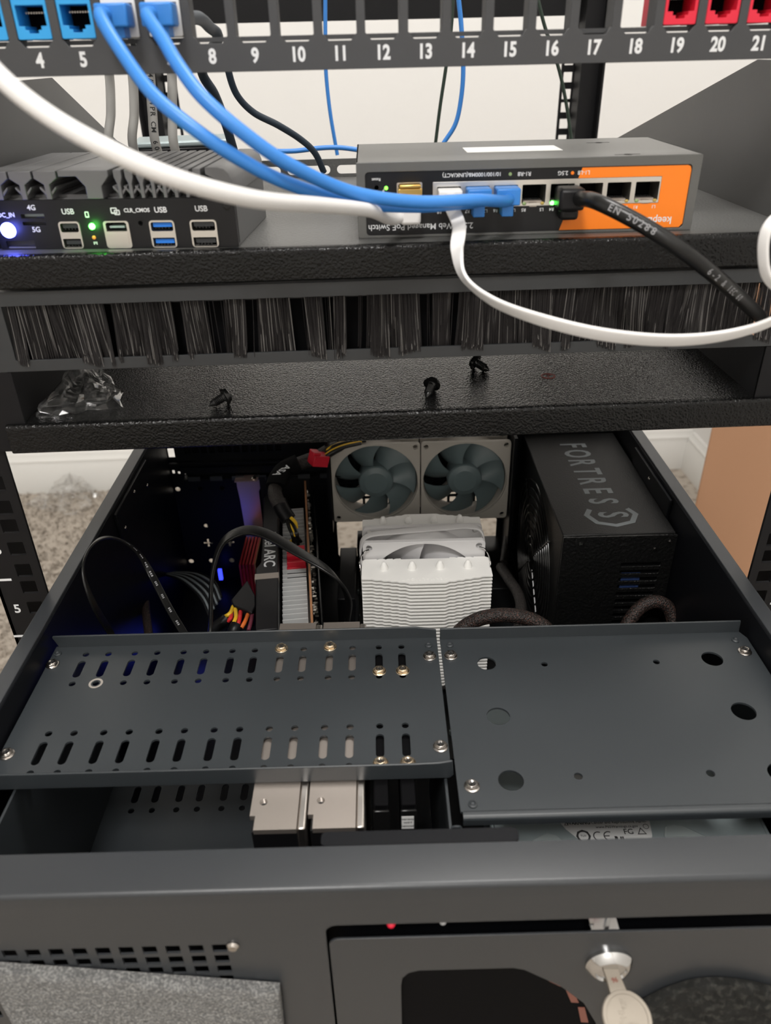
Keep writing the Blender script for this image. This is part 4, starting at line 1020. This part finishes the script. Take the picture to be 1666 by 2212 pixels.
# ------------------------------------------------------------------ graphics card, sagging slightly away from the rear bracket
GP = frame((-78.8, 231, 0), 5.6, CH)
gp = thing('graphics_card', 'dark graphics card standing on edge with bare silver fins and white lettering', 'graphics card', GP, (0, -90, -160))
part('circuit_board', MB().box(-.8, .8, -204, 6, -160, -60), 'pcb', gp)
bp = MB(); rnd = random.Random(9)
for k in range(260):
    y, z = rnd.uniform(-200, 0), rnd.uniform(-150, -60.5); a, b, c = rnd.uniform(.8, 3.2), rnd.uniform(.6, 2.6), rnd.uniform(.8, 2.4)
    bp.box(.8, .8+a, y, y+b, z-c, z)
part('surface_components', bp, 'tin', gp)
part('back_side', MB().box(.8, 1.2, -204, 6, -160, -62).box(6.4, 7.4, -200, -2, -155, -66), 'gloss', gp)
fn = MB(); y = -196
while y < -28:
    fn.box(-21.5, -3, y, y+.9, -150, -69-(.0 if int(y) % 2 else .6)); y += 5.6
fn.box(-21, -2, -196, -28, -152, -92)
part('heatsink', fn, 'alu', gp)
sh_ = MB().prism([(-23.6, -205), (-39, -205), (-40.5, -160), (-41.5, -130), (-37.5, -122), (-37.5, -20), (-33, -8), (-24.5, -8)], -150, -60, 'z')
part('shroud', sh_, 'black', gp, bevel=.9)
part('band', MB().box(-41.6, -23.4, -145, -138, -64, -59.7), 'hddside', gp, label='brushed silver band across the shroud')
part('logo_lettering', MB().text('Intel ARC', 12.5, TM((-31.2, -104, -59.94), (0, -1, 0), (1, 0, 0)), .06, .16), 'print', gp, label='white lettering on the shroud edge')
part('bracket', MB().box(-42, 4, 8, 9, -165, -54), 'black', gp)
part('power_socket', MB().box(-18, -2.5, -130, -96, -86, -72), 'gloss', gp)
# expansion card with its shiny bracket
XC = frame((0, 0, 0), 0, CH)
xc = thing('expansion_card', 'small expansion card with a shiny bracket and red finned cooler left of the graphics card', 'expansion card', XC, (-135, 190, -160))
part('bracket', MB().prism([(-143.6, -54), (-121.4, -54), (-121.0, -66), (-124, -72), (-124, -132), (-141, -132), (-142.6, -80), (-143.8, -66)], 240, 241, 'y').box(-143, -122, 228, 241, -55, -54), 'redreflect', xc, label='shiny metal bracket')
part('fixing_screw', MB().lathe([(2.6, 0), (2.6, .8), (1.2, 2)], (-126, 233, -54), (0, 0, 1), 16), 'nickel', xc)
rf = MB()
for k in range(5): rf.box(-138.4+k*3.0, -136.7+k*3.0, 178, 224, -150, -112)
rf.box(-138, -124.6, 180, 222, -152, -118)
part('red_heatsink', rf, 'redfin', xc, label='red finned cooler')
part('board', MB().box(-123, -121.8, 170, 238, -162, -106), 'pcb', xc)

# ------------------------------------------------------------------ power supply on edge
ps = thing('power_supply', 'black wrinkle-finished power supply with grey octagon logo at the right of the case', 'power supply', CH, (164, 150, -172))
part('housing', MB().box(121.4, 206-3, 72, 240, -171, -20), 'psu', ps, bevel=.8)
sl = [rrect(165.5, 195-k*.4, -46.6-k*6.7, -43.2-k*6.7, 1.2, 4) for k in range(9)]
part('front_face', MB().plate(rrect(121.2, 203.2, -171.2, -19.8, .8, 2), sl, 68.5, 70, 'y'), 'psuface', ps, bevel=.35)
inn = MB().box(164, 196, 71.2, 71.9, -106, -40)
part('vent_inside', inn, 'dark', ps)
part('blue_component', MB().box(168, 182, 70.4, 71.2, -68, -54), 'psublue', ps, label='blue component behind the slots')
sm = MB()
for x, z in ((134, -25.5), (198.6, -26.0), (188.6, -32)): sm.lathe([(1.4, 0), (1.3, .6), (.2, .7)], (x, 68.5, z), (0, -1, 0), 14)
part('face_screws', sm, 'nickel', ps)
LT = lambda x, y: TM((x, y, -19.95), (0, -1, 0), (1, 0, 0))
lg = MB(); step = 15.0
for k, ch in enumerate('FORTRES'): lg.text(ch, 31, LT(160.0+k*.25, 216-k*step*1.08), .05, .6, squash=.60)
lg.text('S', 31, LT(163.6, 98.5), .05, .6, squash=.6)
oc = [(163+22.5*math.cos(R_(a)), 98+16.6*math.sin(R_(a))) for a in range(0, 360, 1)]
def octa(rx, ry, a): 
    # octagon boundary sampled in order, angles in degrees
    k = math.cos(math.pi/8)/math.cos(((R_(a)+math.pi/8*0) % (math.pi/4))-math.pi/8); return (163.2+rx*k*math.cos(R_(a)), 98.5+ry*k*math.sin(R_(a)))
A = list(range(145, 395+1, 5))
lg.prism([octa(20.5, 17, a) for a in A]+[octa(16.2, 13.2, a) for a in A[::-1]], -20, -19.9, 'z')
part('logo', lg, 'greyprint', ps, label='grey stencil logo ending in an octagon')
gr = MB()
for r in (12, 19, 26, 33, 40, 47, 54, 61, 68):
    gr.sweep([Vector((119.4-2.4*math.sin(min(1, r/50)*math.pi)*.4, 152+r*math.cos(2*math.pi*k/40), -95+r*math.sin(2*math.pi*k/40))) for k in range(41)], circ(0, 0, .8, 7), n=1)
for a in (45, 135, 225, 315): gr.cyl((118.6, 152+10*math.cos(R_(a)), -95+10*math.sin(R_(a))), (119.6, 152+71*math.cos(R_(a)), -95+71*math.sin(R_(a))), .9, n=8)
gr.lathe([(11, 0), (11, .8), (0, .8)], (119.4, 152, -95), (-1, 0, 0), 28)
part('fan_grille', gr, 'gloss', ps, label='round wire fan grille on the inward side')

# ------------------------------------------------------------------ cables inside the case
LZ = lambda u, v, z: at(u, v, 'z', z, CH)
def lead(name, lab, m, px, r=None, flat=None, group=None, n=12):
    pts = [LZ(*p) for p in px]; t = thing(name, lab, 'cable', CH, tuple(pts[0]), group)
    if flat:
        w_, th, ups = flat; part('jacket', MB().flat(pts, w_, th, ups, 10), m, t)
    else: part('jacket', MB().tube(pts, r, n, 10), m, t)
    return t, pts
# graphics power lead
t, pts = lead('power_cable', 'black graphics power lead with a red plug pushed into the card', 'sleeve',
     [(760, 950, -18), (725, 965, -18), (690, 985, -22), (640, 1005, -26), (606, 1030, -28), (594, 1062, -32), (604, 1092, -40)], r=6.0)
lead_t = t
slv = [LZ(*p) for p in ((645, 1000, -20), (618, 1013, -24), (603, 1032, -26), (596, 1052, -29))]
part('sleeve', MB().flat(slv, 17, 11, [(0, -.3, 1)]*4, 8), 'dark', t)
tx_ = MB().text('ASA', 9.5, TM(LZ(609, 1016, -15.2)+Vector((0, 0, 0)), (-.62, -.78, -.1), (.78, -.60, .1)), .06, .1)
part('sleeve_lettering', tx_, 'print', t)
part('heat_shrink', MB().tube([LZ(602, 1082, -38), LZ(611, 1102, -44), LZ(624, 1122, -50)], 6.4, 14, 6), 'black', t)
ends = [(636, 1178), (645, 1176), (628, 1172), (650, 1170), (640, 1168)]
for k, (u, v) in enumerate(ends):
    o_ = (k-2)*1.6
    part('wire', MB().tube([LZ(622+o_*.8, 1118, -49+abs(o_)*.4), LZ(630+o_*1.8, 1138, -53), LZ(637+o_*1.7, 1156, -58), LZ(u, v, -68)], 1.45, 8, 6), ('blackcable', 'blackcable', 'yellow', 'blackcable', 'blackcable')[k], t)
part('wire', MB().tube([LZ(628, 1118, -47), LZ(638, 1128, -50), LZ(641, 1140, -56)], 1.45, 8, 6), 'yellow', t)
pc_ = LZ(640, 1170, -66)
RPG = GP.inverted() @ (CH @ pc_)
GPl = GP
rp = MB()
for k in range(4): rp.box(-17.4, -3, -120+k*5, -116+k*5, -74, -61+(0 if k else -3))
rp.box(-18, -2.6, -120.5, -100, -80, -69)
# built in the card's frame, carried by the lead
tmp = MB()
IG = CH.inverted() @ GP
for v in rp.bm.verts: v.co = IG @ v.co
part('plug', rp, 'redplug', t, bevel=.4, label='red plug')
t, pts = lead('power_cable', 'black lead ending in a loose red connector beside the left rear fan', 'blackcable', [(790, 952, -14), (750, 956, -13), (722, 964, -14), (704, 976, -18)], r=1.7)
for dz, m in ((3.4, 'yellow'), (-3, 'yellow'), (6, 'blackcable')):
    part('wire', MB().tube([LZ(u, v+dz*1.3, z) for u, v, z in ((780, 950, -14), (745, 958, -13), (720, 968, -14), (702, 980, -18))], 1.5, 8, 6), m, t)
cf = LZ(690, 992, -20); mxr = Matrix.Translation(cf) @ Matrix.Rotation(R_(28), 4, 'Z') @ Matrix.Rotation(R_(18), 4, 'Y')
part('connector', MB().box(-8, 6.5, -6, 6, -5, 5, mx=mxr).box(-9, -2, -4.6, 4.6, 5, 7.4, mx=mxr).box(6.5, 8, -3, 3, -3, 3, mx=mxr), 'redplug', t, bevel=.5, label='red connector')
# broad flat black lead arching over the card
z_ = -34
lead('flat_lead', 'broad flat black lead arching over the graphics card', 'blackcable', [(425+25, 1390, -60), (455, 1345, -52), (458, 1250, -44), (478, 1178, -36), (520, 1148, -30), (570, 1152, -28), (640, 1190, -32), (712, 1235, -42), (748, 1280, -62), (752, 1325, -90), (742, 1390, -130)],
     flat=(10.2, 2.4, [(-1, -.3, .2), (-1, -.3, .2), (-1, -.3, .3), (-.8, -.3, .7), (-.3, -.2, 1), (0, -.1, 1), (.2, 0, 1), (.4, .3, 1), (.8, .4, .7), (1, .2, .2), (1, 0, .1)]))
# thin flat lead making a tall loop at the left wall, with printing
t, pts = lead('flat_lead', 'thin flat black data lead standing in a tall loop by the left wall', 'blackcable', [(258, 1392, -52), (236, 1362, -42), (200, 1300, -9), (180, 1235, 9), (192, 1188, 13), (224, 1162, 10), (262, 1168, -2), (300, 1196, -20), (330, 1246, -38), (366, 1315, -46), (408, 1385, -54)],
     flat=(5.4, 1.5, [(-1, .1, .5), (-1, .1, .4), (-1, .1, .3), (-1, .1, .3), (-.8, .3, .6), (0, .5, .9), (.4, .1, 1), (.6, -.1, 1), (.5, -.5, .9), (.5, -.6, .9), (.5, -.6, .9)]))
ink = MB(); sp_ = spline(pts, 10); CLc = CH.inverted() @ Vector(CAM['loc'])
for k in range(62, 96, 4):
    p, q = sp_[k], sp_[k+2]; tg = (q-p).normalized(); n_ = (CLc-p); n_ = (n_-tg*n_.dot(tg)).normalized()
    for j in range(3): ink.box(j*1.6, j*1.6+1.0, -.7, .7, -.05, .05, mx=TM(p+n_*1.3, tg, n_.cross(tg)))
part('lettering', ink, 'dimprint', t)
# ribbon lead
t = thing('ribbon_lead', 'ribbed grey ribbon lead behind the looped lead', 'cable', CH, tuple(LZ(355, 1245, -120)))
for k in range(9):
    part('conductor', MB().tube([LZ(352+k*3.2, 1236-k*.5+4, -120), LZ(392+k*4.6, 1254-k*2, -116), LZ(432+k*4.0, 1290-k*4.2, -112), LZ(452+k*3.4, 1330-k*5, -116)], 1.0, 7, 6), 'greyprint' if k % 2 else 'black', t)
# sleeved lead at the left wall
lead('sleeved_lead', 'braided black lead rising from the case floor by the left wall', 'sleevered', [(308, 1262, -120), (313, 1290, -112), (316, 1325, -104), (322, 1375, -100)], r=3.4)
# drive power connector with coloured wires
t = thing('drive_power_lead', 'angled black drive power plug with yellow, red and orange wires', 'cable', CH, tuple(LZ(525, 1290, -80)))
cn = [LZ(u, v, -72) for u, v in ((535, 1257), (552, 1290), (553, 1312), (545, 1328), (505, 1312), (500, 1300))]
part('connector', MB().add([Vector((p.x, p.y, z)) for z in (-84, -70) for p in cn], [tuple(range(6)), tuple(range(6, 12))]+[(i, (i+1) % 6, 6+(i+1) % 6, 6+i) for i in range(6)]), 'black', t, bevel=.8)
for u0, v0, u1, v1, u2, v2, m in ((504, 1310, 497, 1325, 486, 1332, 'yellow'), (508, 1312, 510, 1332, 503, 1350, 'yellow'), (500, 1322, 499, 1334, 492, 1342, 'red'), (520, 1320, 518, 1336, 514, 1352, 'red'), (536, 1326, 530, 1342, 522, 1356, 'orange'), (545, 1328, 542, 1345, 537, 1362, 'maroon')):
    part('wire', MB().tube([LZ(u0, v0, -74), LZ(u1, v1, -70), LZ(u2, v2, -72)], 1.5, 9, 6), m, t)
part('sleeve', MB().tube([LZ(490, 1336, -72), LZ(478, 1346, -74), LZ(462, 1358, -78)], 4.4, 12, 6), 'black', t)
part('sleeve', MB().tube([LZ(512, 1350, -72), LZ(506, 1362, -74), LZ(500, 1380, -80)], 4.6, 12, 6), 'black', t)
# braided power leads near the supply
lead('sleeved_lead', 'thick braided copper-flecked lead arching in front of the white cooler', 'sleevered', [(985, 1372, -70), (1012, 1348, -62), (1050, 1333, -56), (1095, 1329, -54), (1140, 1336, -56), (1178, 1356, -62), (1200, 1390, -72)], r=5.2)
lead('sleeved_lead', 'braided brown lead curling up below the slots of the power supply', 'sleevered', [(1345, 1372, -90), (1362, 1338, -80), (1388, 1309, -72), (1420, 1300, -70), (1446, 1316, -76), (1458, 1360, -90)], r=5.0)
lead('sleeved_lead', 'braided black lead between the white cooler and the power supply', 'sleeve', [(1082, 1225, -110), (1100, 1252, -104), (1118, 1280, -100), (1126, 1312, -98), (1122, 1350, -98)], r=4.4)
lead('sleeved_lead', 'black lead hanging down beside the right rear fan', 'sleeve', [(1108, 1000, -60), (1106, 1080, -90), (1098, 1150, -120), (1088, 1215, -126)], r=3.4)

# ------------------------------------------------------------------ key in the lock, foam filter and charcoal lump on the front
KF = frame((84.8, -211.4, -57.2), 0, CH) @ Matrix.Rotation(R_(9), 4, 'Z') @ Matrix.Rotation(R_(14), 4, 'X')
ky = thing('key', 'small pale metal key sticking out of the chrome lock', 'key', KF)
outl = [(-3.2, 3), (-3.2, -4), (-3.6, -8.5)]+[(10.2*math.cos(R_(a)), -17.8+10.2*math.sin(R_(a))) for a in range(118, 423, 8)]+[(3.6, -8.5), (3.2, -4), (3.2, 3)]
part('blade_and_bow', MB().plate(outl[::-1], [circ(1.0, -23.3, 2.2, 18)], -1.0, 1.0, 'z'), 'keymetal', ky, bevel=.35)
part('bow_rim', MB().plate(circ(0, -17.8, 9.9, 40), [circ(0, -17.8, 8.4, 40)], 1.0, 1.35, 'z').plate(circ(1, -23.3, 3.4, 24), [circ(1, -23.3, 2.3, 20)], 1.0, 1.3, 'z'), 'keymetal', ky, bevel=.15)
tk = MB().text('UF', 3.0, TM((.6, -12.9, 1.05), (0, 1, 0), (-1, 0, 0)), .15, .1).text('HL', 3.4, TM((-1.4, -15.9, 1.05), (0, 1, 0), (-1, 0, 0)), .15, .1).text('F', 3.4, TM((-2.2, -19.5, 1.05), (0, 1, 0), (-1, 0, 0)), .15, .1)
part('raised_marks', tk, 'keymetal', ky)
part('stamp', MB().text('96', 2.6, TM((0, -4.2, 1.0), (1, 0, 0), (0, 1, 0)), .06, .1), 'copper', ky, label='dark stamped mark')

def foam_pad(name, outl_, y0, y1, m, seed, lab, cat, bump=.7, n=46, nz=24, taper=0):
    """outl_(s, t) -> (x, z) on the pad; front face lumpy"""
    rnd = random.Random(seed); mb = MB(); V = {}
    for i in range(n+1):
        for j in range(nz+1):
            s_, t_ = i/n, j/nz; x, z = outl_(s_, t_)
            edge = min(s_, 1-s_, t_*1.0, 1-t_)
            d = bump*rnd.uniform(-1, 1) if edge > 0 else 0
            yy = y1+d if edge > 0 else y1+1.0
            V[0, i, j] = mb.bm.verts.new((x, yy, z)); V[1, i, j] = mb.bm.verts.new((x, y0, z))
    for i in range(n):
        for j in range(nz):
            mb.bm.faces.new((V[0, i, j], V[0, i+1, j], V[0, i+1, j+1], V[0, i, j+1])); mb.bm.faces.new((V[1, i, j], V[1, i, j+1], V[1, i+1, j+1], V[1, i+1, j]))
    for i in range(n):
        for j in (0, nz): mb.bm.faces.new((V[0, i, j], V[0, i+1, j], V[1, i+1, j], V[1, i, j]))
    for j in range(nz):
        for i in (0, n): mb.bm.faces.new((V[0, i, j], V[0, i, j+1], V[1, i, j+1], V[1, i, j]))
    return solo(name, mb, m, lab, cat, CH, (outl_(.5, 1)[0], y0, outl_(.5, 1)[1]), ang=70)
foam_pad('foam_filter', lambda s_, t_: (-178+s_*(120.4-2.5*t_)+0, -42.4-23.0*s_-t_*74), -208.6, -214, 'foam', 4, 'rough grey foam filter sheet slipped down over the front vent', 'foam filter')
def dome(s_, t_):  # rounded outline of the rough charcoal shape on the door
    x = 100+s_*80; top = -70.5-((s_-.38)/.62)**2*24 if s_ > .38 else -70.5-((.38-s_)/.38)**2*22
    return (x, top+(-170-top)*t_)
foam_pad('foam_filter', dome, -208.6, -213, 'darklump', 8, 'rounded charcoal lump on the door right of the key', 'foam filter', bump=1.5, n=36, nz=30)
